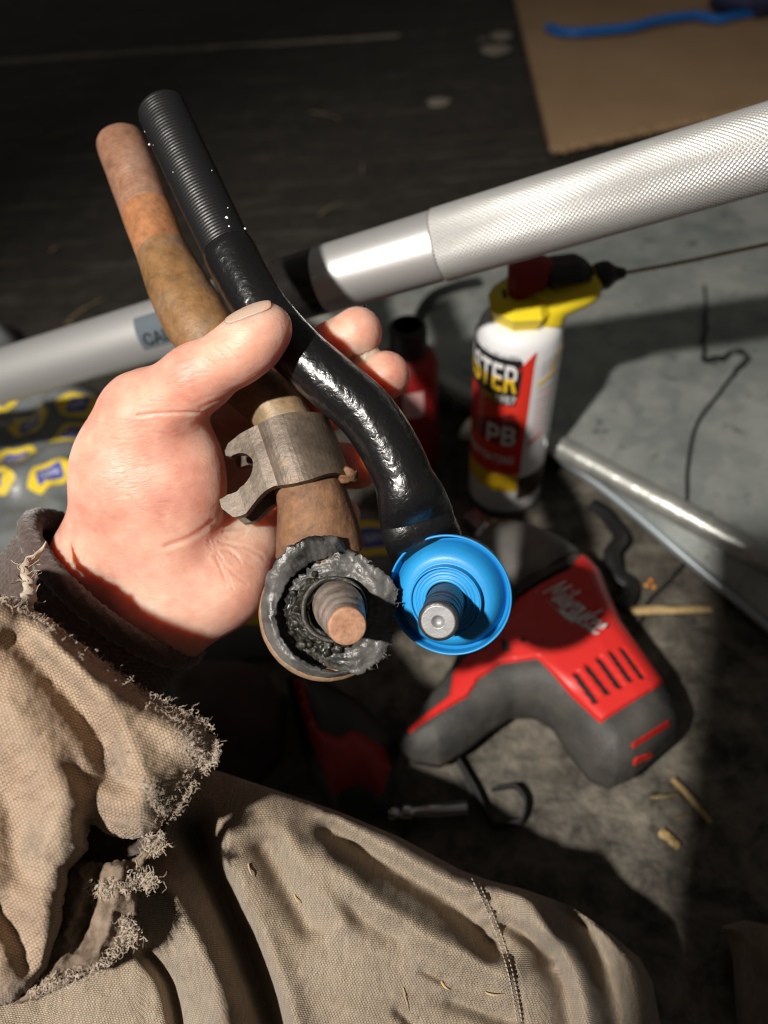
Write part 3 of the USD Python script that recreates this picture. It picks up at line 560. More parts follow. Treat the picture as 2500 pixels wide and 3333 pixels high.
# ball socket and torn boot
SC = P(1066, 1993, .271); sa = unit(V(.11, -.15, -1))
mm_ = .001
def rv(prof, c=SC, a=sa, n=120, fun=None): return revolve(np.array(prof, float) * mm_, c, a, n, RT, fun)
ang = lambda t: np.degrees(t) % 360
def by_angle(rows):
    a = np.array(sorted(rows)); a = np.vstack([[a[-1, 0] - 360, *a[-1, 1:]], a, [a[0, 0] + 360, *a[0, 1:]]])
    return lambda t: np.stack([np.interp(ang(t), a[:, 0], a[:, k]) for k in range(1, a.shape[1])], -1)
def jag(t, h, f, sd):
    t, h = np.broadcast_arrays(t, h)
    return meshkit.fbm(np.stack([np.cos(t) * f, np.sin(t) * f, h * f / .012], -1), 4, sd) - .5
sock = old.add('ball_socket', rv(dense([(0, -24), (12, -23.4), (20, -18), (25.2, -9), (26.2, -3), (25.8, 0), (24.2, 1.2), (21.8, 1.4), (20.8, -1), (19.5, -8), (14, -9.5), (0, -9.5)], 4), fun=lambda r, h, t: (r * (1 + .02 * jag(t, h, 3, 4)), h + .0007 * jag(t, h, 6, 5))), RUST_SOCKET)
# outer skirt: what is left of the boot round the rim, folded inwards at the left and peeled out over the neck
NK = 12
sk = by_angle([(0, 24.0, 24.6, 1, 1), (55, 23.4, 24.8, 1.6, 1.4), (74, 22.5, 25.5, 3, 3), (84, 20.6, 28.6, 6, 9.5), (110, 19.4, 29.2, 6.5, 10.5), (135, 18.8, 27.8, 6.0, 9), (160, 18.6, 25.6, 4.8, 3.0), (185, 19.0, 24.9, 4.6, 1.5), (215, 19.6, 24.4, 4.2, 1.2), (245, 20.0, 24.2, 4.0, 1.2), (270, 21.4, 24.4, 3.0, 1.2), (305, 23.2, 24.9, 1.6, 1.2)])
def skirt(low):
    def fun(r, h, t):
        o = sk(t) * mm_; s = np.linspace(0, 1, NK)[:, None]
        r0 = o[..., 0] + .0018 * jag(t, h * 0, 11, 21); r1 = o[..., 1] + np.where(o[..., 1] > .0255, .0026, .0004) * jag(t, h * 0, 13, 22)
        hh = o[..., 2] + (o[..., 3] - o[..., 2]) * s + .0016 * np.sin(s * math.pi) + .0016 * jag(t, s * .01, 3.5, 23) - (.0011 if low else 0)
        return r0 + (r1 - r0) * s, hh
    return fun
pk = np.stack([np.linspace(19, 25, NK), np.zeros(NK)], 1)
def both_sides(top, bot, n, N):
    v = np.vstack([top[0], bot[0]]); k = len(top[0]); j = np.arange(n); q = []
    for e, fl in (((N - 1) * n, False), (0, True)):
        c_ = np.stack([e + j, e + (j + 1) % n, k + e + (j + 1) % n, k + e + j], 1); q.append(c_[:, ::-1] if fl else c_)
    c_ = np.vstack(q); return v, np.vstack([top[1], bot[1][:, ::-1] + k, c_[:, [0, 1, 2]], c_[:, [0, 2, 3]]])
old.add('boot_skirt', both_sides(rv(pk, n=320, fun=skirt(False)), rv(pk, n=320, fun=skirt(True)), 320, NK), RUBBER_OLD, 60, label='torn grey rubber skirt left round the socket rim')
old.add('cavity', rv(dense([(21.2, -1), (20.5, -3.5), (15, -4.5), (.01, -4.5)], 5), fun=lambda r, h, t: (r, h + .0012 * jag(t, r, 5, 71))), GREASE, True)
def between(a, b, n, N):
    v = np.vstack([a[0], b[0]]); k = len(a[0]); j = np.arange(n); e = (N - 1) * n
    cap = np.stack([e + j, e + (j + 1) % n, k + e + (j + 1) % n, k + e + j], 1); cap = np.vstack([cap[:, [0, 1, 2]], cap[:, [0, 2, 3]]])
    return v, np.vstack([a[1], b[1][:, ::-1] + k, cap])
# torn inner sheet with ragged outer edge, wide to the right
outr = by_angle([(0, 25.4, 5.5), (18, 27.3, 7.5), (45, 24.6, 8), (62, 24.0, 7.5), (80, 22.5, 8.2), (96, 19.5, 7.5), (120, 17.5, 4.5), (150, 17.2, 3.2), (180, 16.4, 2.0), (215, 14.6, 1.5), (250, 15.5, 1.5), (275, 20.5, 2.6), (300, 26.2, 4.5), (325, 27.0, 5.0), (345, 25.2, 5.0)])
NS = 16
def sheet_fun(low):
    def fun(r, h, t):
        o = outr(t); s = np.linspace(0, 1, NS)[:, None]
        R0 = .0122; R1 = o[..., 0] * mm_ + .0030 * jag(t, h * 0, 16, 31) * s
        rad = R0 + (R1 - R0) * s
        hh = .0052 + (o[..., 1] * mm_ - .0052) * s ** .8 + .0030 * np.sin(s * math.pi) * (.4 + jag(t, s * .01, 2.2, 33)) + .0024 * jag(t, s * .02, 5, 34) - (.0015 * (1 - .5 * s) if low else 0)
        return rad, hh
    return fun
pr = np.stack([np.linspace(10, 20, NS), np.zeros(NS)], 1)
old.add('torn_boot', between(rv(pr, n=300, fun=sheet_fun(False)), rv(pr, n=300, fun=sheet_fun(True)), 300, NS), RUBBER_OLD, 60, label='torn grey rubber boot peeled open round the stud')
# grease
NG = 22
def grease_fun(r, h, t):
    s = np.linspace(0, 1, NG)[:, None]
    hh = h + .0038 * jag(t, s * .012, 5, 41) + .0026 * jag(t, s * .03, 11, 42)
    return r * (1 + .08 * jag(t, s * .01, 4, 43)), hh
old.add('grease', rv(np.stack([np.linspace(7.2, 15.5, NG), np.interp(np.linspace(0, 1, NG), [0, .2, .45, .6, .8, 1], [9, 8.2, 7.4, 6.0, 5.6, 4.0])], 1), n=260, fun=grease_fun), GREASE, True)
gl = []
for k in range(46):
    t_ = math.radians(RNG.choice([RNG.uniform(110, 290), RNG.uniform(230, 330)])); rr_ = RNG.uniform(9, 15.5) * mm_; x_b, y_b, _ = basis(sa, RT)
    gl.append(blob(SC + x_b * rr_ * math.cos(t_) + y_b * rr_ * math.sin(t_) + sa * RNG.uniform(5.0, 7.2) * mm_, RNG.uniform(.0008, .0021), k, .5, 2))
old.add('grease_clumps', joined(gl), GREASE, True, kind='stuff')
# boot's collar ring and the stud
SB, ST = P(1097, 1965, .266), P(1131, 2040, .2325); st_a = unit(ST - SB); SL = np.linalg.norm(ST - SB) * 1000
stud = old.add('stud', rv(dense([(9.4, 0), (9.3, SL * .25), (8.5, SL * .33), (8.3, SL * .55), (7.6, SL * .60), (7.5, SL * .74), (6.7, SL * .78), (6.55, SL * .96)], 4), SB, st_a, 80, fun=lambda r, h, t: (r * (1 + .02 * jag(t, h, 4, 51)), h)), STUD_STEEL)
old.add('stud_end', rv(dense([(6.57, SL * .955), (6.4, SL * .985), (5.9, SL), (4, SL + .1), (0.01, SL)], 5), SB, st_a, 80, fun=lambda r, h, t: (r * (1 + .03 * jag(t, h, 3, 52)), h + .0003 * jag(t, h, 1.5, 53) * r / .006)), STUD_RUST, 40, parent=stud, label='flat rusty end of the stud')
old.add('boot_collar', rv(dense([(11.8, 5.4), (12.3, 7.4), (11.6, 8.2), (10.8, 7.4), (10.4, 5)], 4), SC + (SB - SC) * .6, unit(sa + st_a), 120, fun=lambda r, h, t: (r * (1 + .05 * jag(t, h, 3, 61)), h + .0016 * jag(t, h, 4, 62))), RUBBER_DARK, True)
fl = []
for k in range(16):     # fibres and shreds along the ragged edge
    t_ = math.radians(RNG.uniform(-70, 60)); o = outr(np.array([t_]))[0]; x_b, y_b, _ = basis(sa, RT); e = x_b * math.cos(t_) + y_b * math.sin(t_)
    a = SC + e * (o[0] * mm_ - .001) + sa * o[1] * mm_; fl.append(tube(curve([a, a + e * .0012 + sa * RNG.uniform(-1, 1) * .001, a + e * RNG.uniform(.0015, .003) + sa * RNG.uniform(-2, 2) * .001 + np.cross(sa, e) * RNG.uniform(-1, 1) * .0015], 6)[0], np.linspace(.0006, .0001, 6), 5))
old.add('rubber_shreds', joined(fl), RUBBER_DARK, True, kind='stuff')

# ------------------------------------------------------------------ new black tie rod end
RROD = [(524, 352, .2912, 76), (529, 362, .291, 82), (562, 434, .289, 83), (600, 515, .287, 83), (690, 705, .2825, 84), (742, 812, .280, 84), (752, 832, .2795, 87), (790, 905, .278, 87), (868, 1030, .2755, 88), (968, 1144, .273, 90), (1086, 1251, .2725, 94), (1195, 1351, .2725, 96), (1268, 1460, .2725, 97), (1312, 1555, .2725, 98)]
rp, rr_, RL = px_path(RROD, 560); rpx = PX(rp)
new = T('new_tie_rod_end', 'new glossy black tie rod end with a bright blue rubber boot, held in the hand', 'tie rod', base=rp[-1])
j1 = int(np.argmin(abs(rpx[:, 1] - 815)))
rs = np.linspace(0, RL, 560)
pit = .0014; saw = 2 * abs(rs / pit - np.floor(rs / pit + .5))
new.add('threaded_end', tube(rp[:j1], (rr_ - .0003 + .00028 * (saw - .5))[:j1], 72), BLACK_THREAD, True)
wf = wob(7, .03)
shank_p = np.vstack([rp[j1 - 2::3], [P(1336, 1618, .2715)], [P(1356, 1688, .2752)], [P(1366, 1728, .2758)], [P(1386, 1775, .284)], [P(1410, 1830, .291)]])
k_ = len(rp[j1 - 2::3]); base_r = rr_[j1 - 2::3]
wid = np.r_[base_r, R(112, .2715), R(122, .2752), R(124, .2758), R(124, .284), R(116, .291)]; dep = np.r_[base_r, R(86, .2715), R(60, .2752), R(58, .2758), R(57, .284), R(57, .291)]
both, _ = curve(np.c_[shank_p, wid, dep], 260)
new.add('shank', tube(both[:, :3], both[:, 3:5], 72, rfun=wf), BLACK_FORGED, True)
# weld/flash line along the side and white flecks
for k, (px, py, s) in enumerate(((472, 428, 1.0), (486, 470, 1.6), (568, 562, 2.4), (738, 709, 2.6), (746, 737, 1.8), (798, 744, 1.5), (500, 472, .8), (690, 555, .8), (742, 676, .9))):
    # sits on the near surface of the threads
    i_ = int(np.argmin(np.hypot(rpx[:, 0] - px, rpx[:, 1] - py))); dd_ = np.hypot(rpx[i_, 0] - px, rpx[i_, 1] - py); rpix = rr_[i_] * F / rpx[i_, 2]
    d_ = rpx[i_, 2] - rr_[i_] * math.sqrt(max(0, 1 - (dd_ / rpix) ** 2))
    new.add('paint_fleck', blob(P(px, py, d_ - .0001), .00026 * s, k, .5, 1), WHITE_INK)
BC = P(1462, 1937, .2725); ba = unit(V(-.25, .17, -.94))
def rb(prof, n=128, fun=None, c=BC, a=ba): return revolve(np.array(prof, float) * mm_ * 1.03, c, a, n, RT, fun)
new.add('ball_housing', rb(dense([(0, -26), (14, -25.5), (18.5, -22), (19.5, -14), (19.5, -5), (17, -3.5), (0, -3.5)], 4)), BLACK_FORGED, 40)
boot = new.add('rubber_boot', rb(dense([(16.5, -9.5), (18.5, -8), (21.2, -4.2), (22.8, -1.4), (23.35, .2), (23.3, .9), (22.9, 1.2), (22.5, .9), (22.3, 0), (22.1, -3.2), (21.5, -4.0), (20.8, -3.2), (19.9, -.2), (18.6, 2.8), (17.0, 4.6), (15.2, 5.4), (14.0, 5.5), (13.4, 5.5), (13.2, 6.0), (13.1, 8.7), (12.8, 8.95), (12.45, 8.7), (12.35, 7.9), (12.0, 7.7), (11.1, 7.75), (10.9, 7.45), (10.6, 7.75), (9.9, 7.8), (9.7, 7.5), (9.4, 7.8), (8.6, 7.85), (8.2, 8.3), (7.6, 8.4), (7.2, 8.0), (7.0, 6.0)], 5), 160), BLUE, True)
RB_, RTp = BC + ba * .002, P(1427, 2022, .2405); r_a = unit(RTp - RB_); S2 = np.linalg.norm(RTp - RB_) * 1000
rstud = new.add('stud', rb(dense([(7.0, 0), (7.0, S2 - 13), (6.7, S2 - 12.4), (6.75, S2 - 9), (6.5, S2 - 8.6), (6.75, S2 - 8.2), (6.75, S2 - 4.2), (6.3, S2 - 3.8), (6.35, S2 - 3), (6.85, S2 - 2.6), (6.85, S2 - 1.2), (6.4, S2 - .5), (5.7, S2 - .25)], 4), 90, None, RB_, r_a), STUD_BLACK, 40)
new.add('stud_end', rb(dense([(5.72, S2 - .25), (5.4, S2), (2.3, S2), (1.95, S2 - .25), (1.3, S2 - 1.0), (.7, S2 - 1.3), (.01, S2 - 1.35)], 5), 72, None, RB_, r_a), STUD_FACE, 40, parent=rstud, label='light grey end face of the stud with a centre dimple')

# ------------------------------------------------------------------ the person: hand, cuff, sleeve, trousers
def K(x, y, d, r): return P(x, y, d), R(r, d)
def chain(g, rows, k):
    out = None
    for a, b in zip(rows[:-1], rows[1:]):
        (pa, ra), (pb, rb_) = K(*a), K(*b); d = cone_sdf(g, pa, pb, ra, rb_); out = d if out is None else smin(out, d, k)
    return out
PALM = [[(330, 1830, .296, 150), (430, 1560, .281, 168)], [(430, 1560, .281, 168), (470, 1360, .274, 138)], [(520, 1960, .297, 158), (560, 1600, .282, 150)], [(440, 1500, .279, 170), (565, 1480, .277, 146)], [(560, 1600, .283, 150), (545, 1650, .286, 140)],
        [(560, 2010, .299, 138), (690, 1870, .300, 168)], [(690, 1870, .300, 168), (770, 1760, .305, 140)], [(560, 1600, .310, 120), (760, 1500, .324, 110)], [(600, 1750, .310, 130), (800, 1620, .322, 105)], [(690, 1870, .305, 140), (830, 1720, .318, 95)],
        [(640, 1430, .318, 100), (760, 1380, .322, 95)], [(330, 1830, .300, 146), (120, 2110, .309, 112)], [(520, 1960, .301, 152), (280, 2250, .309, 112)], [(420, 1900, .302, 158), (200, 2170, .309, 120)]]
THUMB = [(475, 1352, .272, 126), (640, 1233, .262, 106), (770, 1152, .2558, 92), (825, 1108, .2538, 92), (868, 1070, .2528, 84)]
FING = [[(720, 1400, .322, 92), (950, 1210, .314, 84), (1075, 1135, .306, 80), (1163, 1083, .3015, 81)], [(760, 1490, .324, 92), (1010, 1350, .314, 84), (1150, 1275, .306, 80), (1256, 1222, .3015, 79)], [(790, 1600, .324, 88), (1010, 1510, .314, 80), (1160, 1520, .305, 74)], [(810, 1700, .322, 80), (1000, 1680, .316, 70), (1110, 1680, .309, 64)]]
lo, hi = [], []
allk = [K(*r) for s in PALM + [THUMB] + FING for r in s]
lo = np.min([p - r for p, r in allk], 0) - .004; hi = np.max([p + r for p, r in allk], 0) + .004
hs = .0012; dims = np.ceil((hi - lo) / hs).astype(int)
gi = np.stack(np.meshgrid(*[lo[k] + hs * np.arange(dims[k]) for k in range(3)], indexing='ij'), -1).reshape(-1, 3)
FL = 1.45
def flat_(p, d0=.287): return p + FW * ((((p - C) @ FW) - d0) * (FL - 1))[..., None]
g2 = flat_(gi)
def chain_flat(rows):
    (pa, ra), (pb, rb_) = K(*rows[0]), K(*rows[1]); return cone_sdf(g2, flat_(pa), flat_(pb), ra, rb_)
palm = None
for s in PALM:
    d = chain_flat(s); palm = d if palm is None else smin(palm, d, .012)
palm = smin(palm, chain(gi, THUMB, .005), .010)
hand = palm
for fch in FING: hand = np.minimum(hand, smin(palm, chain(gi, fch, .003), .007))
hv, hf = nets(hand.reshape(dims), lo, hs); del gi, g2, hand, palm
tm = trimesh.Trimesh(hv, hf, process=False); trimesh.smoothing.filter_taubin(tm, .5, .53, 12)
hv = np.array(tm.vertices)
hv, hf = trimesh.remesh.subdivide(hv, hf)
nv = normals(hv, hf); front = np.clip(-(nv @ FW) * 2 + .3, 0, 1); hx = PX(hv)
if np.mean(np.sum(nv * (hv - hv.mean(0)), 1)) < 0: hf = hf[:, ::-1]; nv = -nv; front = np.clip(-(nv @ FW) * 2 + .3, 0, 1)
CREASE = [([(712, 1350), (660, 1346), (600, 1343), (520, 1345), (450, 1352)], 6, .75), ([(692, 1698), (655, 1728), (600, 1758), (540, 1778)], 10, .9), ([(775, 1215), (797, 1190), (812, 1235)], 6, .15), ([(800, 1170), (820, 1215), (826, 1240)], 5, .15),
          ([(650, 1330), (690, 1312), (745, 1292)], 5, .35), ([(640, 1305), (690, 1288)], 4, .25), ([(420, 1610), (470, 1660), (540, 1680)], 7, .25), ([(660, 1160), (700, 1190)], 4, .18), ([(690, 1120), (735, 1170)], 4, .2), ([(715, 1105), (755, 1150)], 4, .18), ([(1125, 1180), (1180, 1140)], 4, .2), ([(500, 1400), (580, 1420), (650, 1400)], 6, .15), ([(330, 1420), (420, 1430), (470, 1420)], 5, .15)]
rgc = np.random.default_rng(12)
for k in range(26):     # palm lines fanning out from the base of the thumb
    a_ = math.radians(rgc.uniform(-75, 40)); r0, r1 = rgc.uniform(30, 90), rgc.uniform(100, 230); b_ = a_ + rgc.normal(0, .18); m_ = (a_ + b_) / 2 + rgc.normal(0, .08)
    o_ = np.array([660, 1735.0]); CREASE.append(([tuple(o_ + r0 * np.array([math.cos(a_), -math.sin(a_)])), tuple(o_ + (r0 + r1) / 2 * np.array([math.cos(m_), -math.sin(m_)])), tuple(o_ + r1 * np.array([math.cos(b_), -math.sin(b_)]))], rgc.uniform(3.5, 6), rgc.uniform(.15, .55)))
for k in range(30):     # short skin lines over the ball of the thumb
    c_ = np.array([rgc.uniform(300, 640), rgc.uniform(1180, 1640)]); a_ = math.radians(rgc.normal(-12, 14)); l_ = rgc.uniform(25, 70); e_ = np.array([math.cos(a_), math.sin(a_)]); CREASE.append(([tuple(c_ - e_ * l_), tuple(c_ + rgc.normal(0, 4, 2)), tuple(c_ + e_ * l_)], 3.5, rgc.uniform(.06, .14)))
disp = np.zeros(len(hv)); fm = front > .05; idx = np.nonzero(fm)[0]
for ln, w, amp in CREASE:
    xs = np.array(ln); near = idx[(hx[idx, 0] > xs[:, 0].min() - 40) & (hx[idx, 0] < xs[:, 0].max() + 40) & (hx[idx, 1] > xs[:, 1].min() - 40) & (hx[idx, 1] < xs[:, 1].max() + 40)]
    cl_, _ = curve(np.c_[xs, xs[:, :1] * 0], 20); d = seglen(hx[near, :2], cl_[:, :2])
    disp[near] -= amp * .001 * (np.exp(-(d / w) ** 2) - .35 * np.exp(-(d / (2.6 * w)) ** 2)) * front[near]
disp += .0009 * (meshkit.fbm(hv * 55, 3, 3) - .5)
hv = hv + nv * disp[:, None]
person = T('person', 'left hand holding two tie rod ends, in frayed tan canvas sleeve and tan trousers', 'person', base=P(420, 1900, .30))
body = person.add('hand', (hv, hf), SKIN, True)
# thumb nail: a plate lying on the thumb's own surface
tl = unit(P(866, 1068, .2525) - P(770, 1150, .2555)); tn = V(-.62, -.62, -.48); tn = unit(tn - tl * (tn @ tl)); tw = np.cross(tn, tl)
tipc = P(866, 1068, .2525); nb = unit  
rel = hv - tipc; near_ = np.linalg.norm(rel, axis=1) < .019; fs = hf[near_[hf].all(1)]; used = np.unique(fs); mp = -np.ones(len(hv), int); mp[used] = np.arange(len(used))
nv_, nf_ = hv[used], mp[fs]; nn_ = normals(hv, hf)[used]; nc6 = np.c_[nv_, nn_]
for _ in range(2): nc6, nf_ = trimesh.remesh.subdivide(nc6[:, :3], nf_, vertex_attributes={'n': nc6[:, 3:]})[:2] if False else (lambda r: (np.c_[r[0], r[2]['n']], r[1]))(trimesh.remesh.subdivide(nc6[:, :3], nf_, vertex_attributes={'n': nc6[:, 3:]}))
nv_, nn_ = nc6[:, :3], nc6[:, 3:] / np.linalg.norm(nc6[:, 3:], axis=1)[:, None]; rel = nv_ - tipc; al, ac, up = rel @ tl, rel @ tw, rel @ tn
q_ = abs((al + .0012) / .0080) ** 3 + abs(ac / .0060) ** 3; sel = (q_ < 1) & (up > 0); fs = nf_[sel[nf_].all(1)]; used = np.unique(fs); mp = -np.ones(len(nv_), int); mp[used] = np.arange(len(used))
vn, nn, q_, al = nv_[used], nn_[used], q_[used], al[used]
vt = vn + nn * (.00022 * np.clip((1 - q_) / .2, 0, 1) + .00008)[:, None] + tl * (.0008 * np.clip((al - .003) / .004, 0, 1))[:, None]
person.add('thumb_nail', (np.vstack([vt, vn - nn * .0004]), np.vstack([mp[fs], mp[fs][:, ::-1] + len(vn)])), NAIL, True, parent=body)

# knit cuff
CUFF = np.array([P(378, 1905, .303), P(340, 1950, .304), P(270, 2032, .305), P(190, 2130, .305), P(60, 2290, .303), P(-60, 2430, .300)])
cc, cL = curve(np.c_[CUFF, [.0447, .0452, .0445, .0440, .0440, .044], [.029, .030, .029, .028, .028, .028]], 150)
def knit(i, th):
    s = i / 150 * cL
    return 1 + .010 * abs(np.cos(th * 48)) ** .6 + .006 * np.cos(s / .0026 * 2 * np.pi + (np.floor(th * 48 / np.pi) % 2) * np.pi) * (1 if i > 2 else 0)
cuffp = person.add('knit_cuff', tube(cc[:, :3], cc[:, 3:5], 480, caps=False, rfun=knit), KNIT, True, label='dark brown ribbed knit cuff')
th = np.linspace(0, 2 * np.pi, 160, endpoint=False); ax0 = unit(CUFF[1] - CUFF[0]); cb_ = unit(-FW - ax0 * (-FW @ ax0)); ca_ = np.cross(cb_, ax0)
ring = CUFF[0] + ax0 * .0012 + np.cos(th)[:, None] * .0438 * ca_ + np.sin(th)[:, None] * .0285 * cb_
rimv = []
nt = 24
for k in range(160):
    e = unit(ring[k] - CUFF[0] - ax0 * .0012); u_ = np.linspace(0, 2 * np.pi, nt, endpoint=False)
    rr2 = .0046 * (1 + .10 * math.cos(k * 2 * math.pi / 160 * 48 * 2) + .06 * np.cos(u_ * 7 + k * .8))
    rimv.append(ring[k] + np.cos(u_)[:, None] * rr2[:, None] * e + np.sin(u_)[:, None] * rr2[:, None] * ax0)
i, j = np.meshgrid(np.arange(160), np.arange(nt), indexing='ij'); a0 = i * nt + j; a1 = i * nt + (j + 1) % nt; b0 = ((i + 1) % 160) * nt + j; b1 = ((i + 1) % 160) * nt + (j + 1) % nt
person.add('cuff_rim', (np.vstack(rimv), np.stack([a0, b0, b1, a1], -1).reshape(-1, 4)), KNIT, True, parent=cuffp)

def cloth(poly, depth, thick, R_, folds, res, noise=(.0015, 110, 1), back=.010, rot=0.0, extra=None, edge=None):
    """A closed cloth body: outline and folds given where the photo shows them, at real depths; returns mesh and surface coordinates."""
    pg = Polygon(poly).buffer(0)
    p, t, d, rg = tri2d(pg, res)
    def hgt(p, d):
        h = thick * dome_h(d, R_)
        for ln, w, amp in folds:
            c_, _ = curve(np.c_[np.array(ln, float), np.zeros(len(ln))], 40); q = seglen(p, c_[:, :2])
            h = h + amp * np.exp(-(q / w) ** 2) * np.clip(d / 25, 0, 1)
        h = h + noise[0] * 2 * (meshkit.fbm(np.c_[p / noise[1], p[:, 0] * 0 + noise[2]], 4, noise[2]) - .5) * np.clip(d / 15, 0, 1)
        if extra is not None: h = h + extra(p)
        return h
    x0, y0, x1, y1 = pg.bounds; gx = np.arange(x0 - 20, x1 + 20, 10.0); gy = np.arange(y0 - 20, y1 + 20, 10.0); G = np.stack(np.meshgrid(gx, gy, indexing='ij'), -1).reshape(-1, 2)
    gd = shapely.distance(shapely.points(G), pg.boundary) * shapely.contains_xy(pg, G[:, 0], G[:, 1])
    gz = (depth(G) - hgt(G, gd)).reshape(len(gx), len(gy)); sc = gz.mean() / F * 10
    U = np.cumsum(np.hypot(sc, np.r_[np.zeros((1, len(gy))), np.diff(gz, axis=0)]), 0); Vv = np.cumsum(np.hypot(sc, np.c_[np.zeros(len(gx)), np.diff(gz, axis=1)]), 1)
    U -= U[len(gx) // 2][None]; Vv -= Vv[:, len(gy) // 2][:, None]
    from scipy.interpolate import RegularGridInterpolator as RGI
    uv = .3 * np.stack([RGI((gx, gy), U)(p), RGI((gx, gy), Vv)(p)], 1) + .7 * (p - [gx[len(gx) // 2], gy[len(gy) // 2]]) * sc / 10; c_, s_ = math.cos(rot), math.sin(rot); uv = uv @ np.array([[c_, -s_], [s_, c_]])
    h = hgt(p, d); dt = depth(p) - h; db = depth(p) + back * dome_h(d, R_ * .5) + .0015
    if edge is not None:
        pe = p + edge * (np.stack([meshkit.fbm(np.c_[p / 14, p[:, 0] * 0], 3, 5), meshkit.fbm(np.c_[p / 14, p[:, 0] * 0 + 9], 3, 6)], 1) - .5) * np.clip(1 - d / 20, 0, 1)[:, None]
    else: pe = p
    tp = PS(np.c_[pe, dt]); bt = PS(np.c_[pe, db]); v, f = shell(p, t, tp, bt, rg)
    return (v, f), np.vstack([uv, uv]), lambda q: depth(q) - hgt(q, shapely.distance(shapely.points(q), pg.boundary))
SLV = [(-150, 1830), (0, 1932), (80, 1970), (160, 2012), (250, 2085), (330, 2150), (430, 2225), (520, 2288), (610, 2330), (672, 2372), (692, 2415), (680, 2470), (640, 2520), (600, 2570), (545, 2668), (520, 2700), (470, 2731), (400, 2728), (345, 2715), (292, 2680), (284, 2770), (227, 2833), (214, 2920), (204, 3005), (157, 3146), (102, 3217), (47, 3264), (-60, 3300), (-400, 3400), (-500, 2400)]
SF = [([(0, 1990), (180, 2090), (330, 2215), (560, 2380)], 55, .0040), ([(60, 2080), (170, 2190), (270, 2300), (340, 2420), (355, 2520)], 56, -.0090), ([(170, 2110), (320, 2270), (420, 2430), (470, 2590)], 55, .0050), ([(440, 2560), (480, 2590), (520, 2600)], 40, -.003), ([(40, 2320), (150, 2480), (225, 2700), (205, 2950), (130, 3150)], 100, .0060), ([(250, 2500), (300, 2600), (320, 2700)], 40, -.004),
      ([(0, 2960), (60, 3050), (85, 3140)], 50, -.008), ([(-60, 2500), (40, 2650), (60, 2850)], 60, -.005), ([(540, 2430), (600, 2480), (640, 2510)], 45, -.002)]
sdep = lambda p: .236 - .000004 * (p[:, 1] - 2100) + .000008 * (p[:, 0] - 300)
(sm, suv, stop) = cloth(SLV, sdep, .020, 150, SF, 6.0, (.0013, 110, 2), .010, .25, edge=16, extra=lambda p: .0007 * (meshkit.fbm(np.c_[p / 30, p[:, 0] * 0], 3, 27) - .5))
slv = person.add('sleeve', sm, CANVAS, True, uv=suv, label='worn tan duck canvas sleeve with a frayed edge')
LIN = [(282, 2800), (340, 2806), (430, 2796), (490, 2752), (548, 2655), (524, 2745), (480, 2800), (450, 2870), (445, 2930), (462, 3020), (410, 3080), (330, 3150), (250, 3195), (120, 3255), (40, 3275), (95, 3200), (140, 3130), (185, 3000), (205, 2870), (230, 2815)]
lm, luv, ltop = cloth(LIN, lambda p: sdep(p) - .001, .004, 60, [([(330, 2760), (300, 2900), (250, 3080)], 25, -.004), ([(400, 2780), (370, 2950), (320, 3100)], 20, .003)], 7.0, (.002, 40, 3), .004, .45, edge=14)
person.add('torn_lining', lm, CANVAS_DARK, True, parent=slv)
INN = [(275, 2660), (345, 2690), (470, 2700), (540, 2660), (535, 2720), (500, 2790), (440, 2850), (300, 2860), (225, 2850)]
im_, iuv, _ = cloth(INN, lambda p: sdep(p) + .011, .003, 60, [], 8.0, (.002, 40, 3), .003)
person.add('inner_lining', im_, KNIT, True, parent=slv)
def fluff(lines, n, top, L, rad, spread, seed, lift=.0006):
    rg = np.random.default_rng(seed); out = []
    for k in range(n):
        ln, w = lines[rg.integers(len(lines))]; c_, _ = curve(np.c_[np.array(ln, float), np.zeros(len(ln))], 60); q = c_[rg.integers(60), :2] + rg.normal(0, w, 2)
        d = float(top(q[None])[0]) - lift - abs(rg.normal(0, .0012)); p0 = P(q[0], q[1], d); l = L * rg.uniform(.35, 1.3); pts = [p0]; dr = unit(RT * rg.normal(.2, spread) - DN * rg.normal(0, spread) - FW * rg.normal(.3, .5))
        for s in range(5):
            dr = unit(dr + rg.normal(0, 1.0, 3)); pts.append(pts[-1] + dr * l / 5)
        out.append(tube(curve(pts, 9)[0], rad * rg.uniform(.5, 1.4) * np.linspace(1, .55, 9), 5))
    return joined(out)
edge_hi = [([(300, 2135), (420, 2225), (520, 2292)], 8), ([(500, 2290), (610, 2338), (680, 2385)], 12), ([(600, 2390), (650, 2420), (670, 2460)], 26), ([(670, 2400), (690, 2430), (660, 2500)], 12), ([(560, 2640), (590, 2580), (620, 2540)], 12), ([(480, 2560), (520, 2600), (540, 2650)], 16), ([(0, 1945), (90, 1990), (200, 2060), (300, 2140)], 8)]
person.add('frayed_threads', fluff(edge_hi, 3000, lambda q: np.minimum(stop(q), sdep(q) - .002), .0024, .00010, .8, 3), THREAD, True, parent=slv, kind='stuff', label='pale frayed cotton threads along the sleeve edge')
edge_lo = [([(300, 2890), (330, 2900), (370, 2890), (420, 2880)], 10), ([(275, 3185), (330, 3140), (400, 3075), (455, 3030)], 12), ([(490, 2730), (510, 2750), (520, 2740)], 16), ([(430, 2860), (500, 2870)], 12), ([(100, 3230), (180, 3200), (260, 3180)], 8), ([(400, 3000), (440, 3040)], 10)]
person.add('frayed_threads', fluff(edge_lo, 1000, ltop, .0040, .00015, .8, 4), THREAD, True, parent=slv, kind='stuff', label='pale frayed loops hanging from the torn lower sleeve')
tuft = np.array([P(48, 1985, .228), P(84, 1962, .232), P(96, 1915, .240), P(84, 1868, .249), P(92, 1830, .257), P(118, 1808, .262), P(140, 1785, .266), P(150, 1762, .268)])
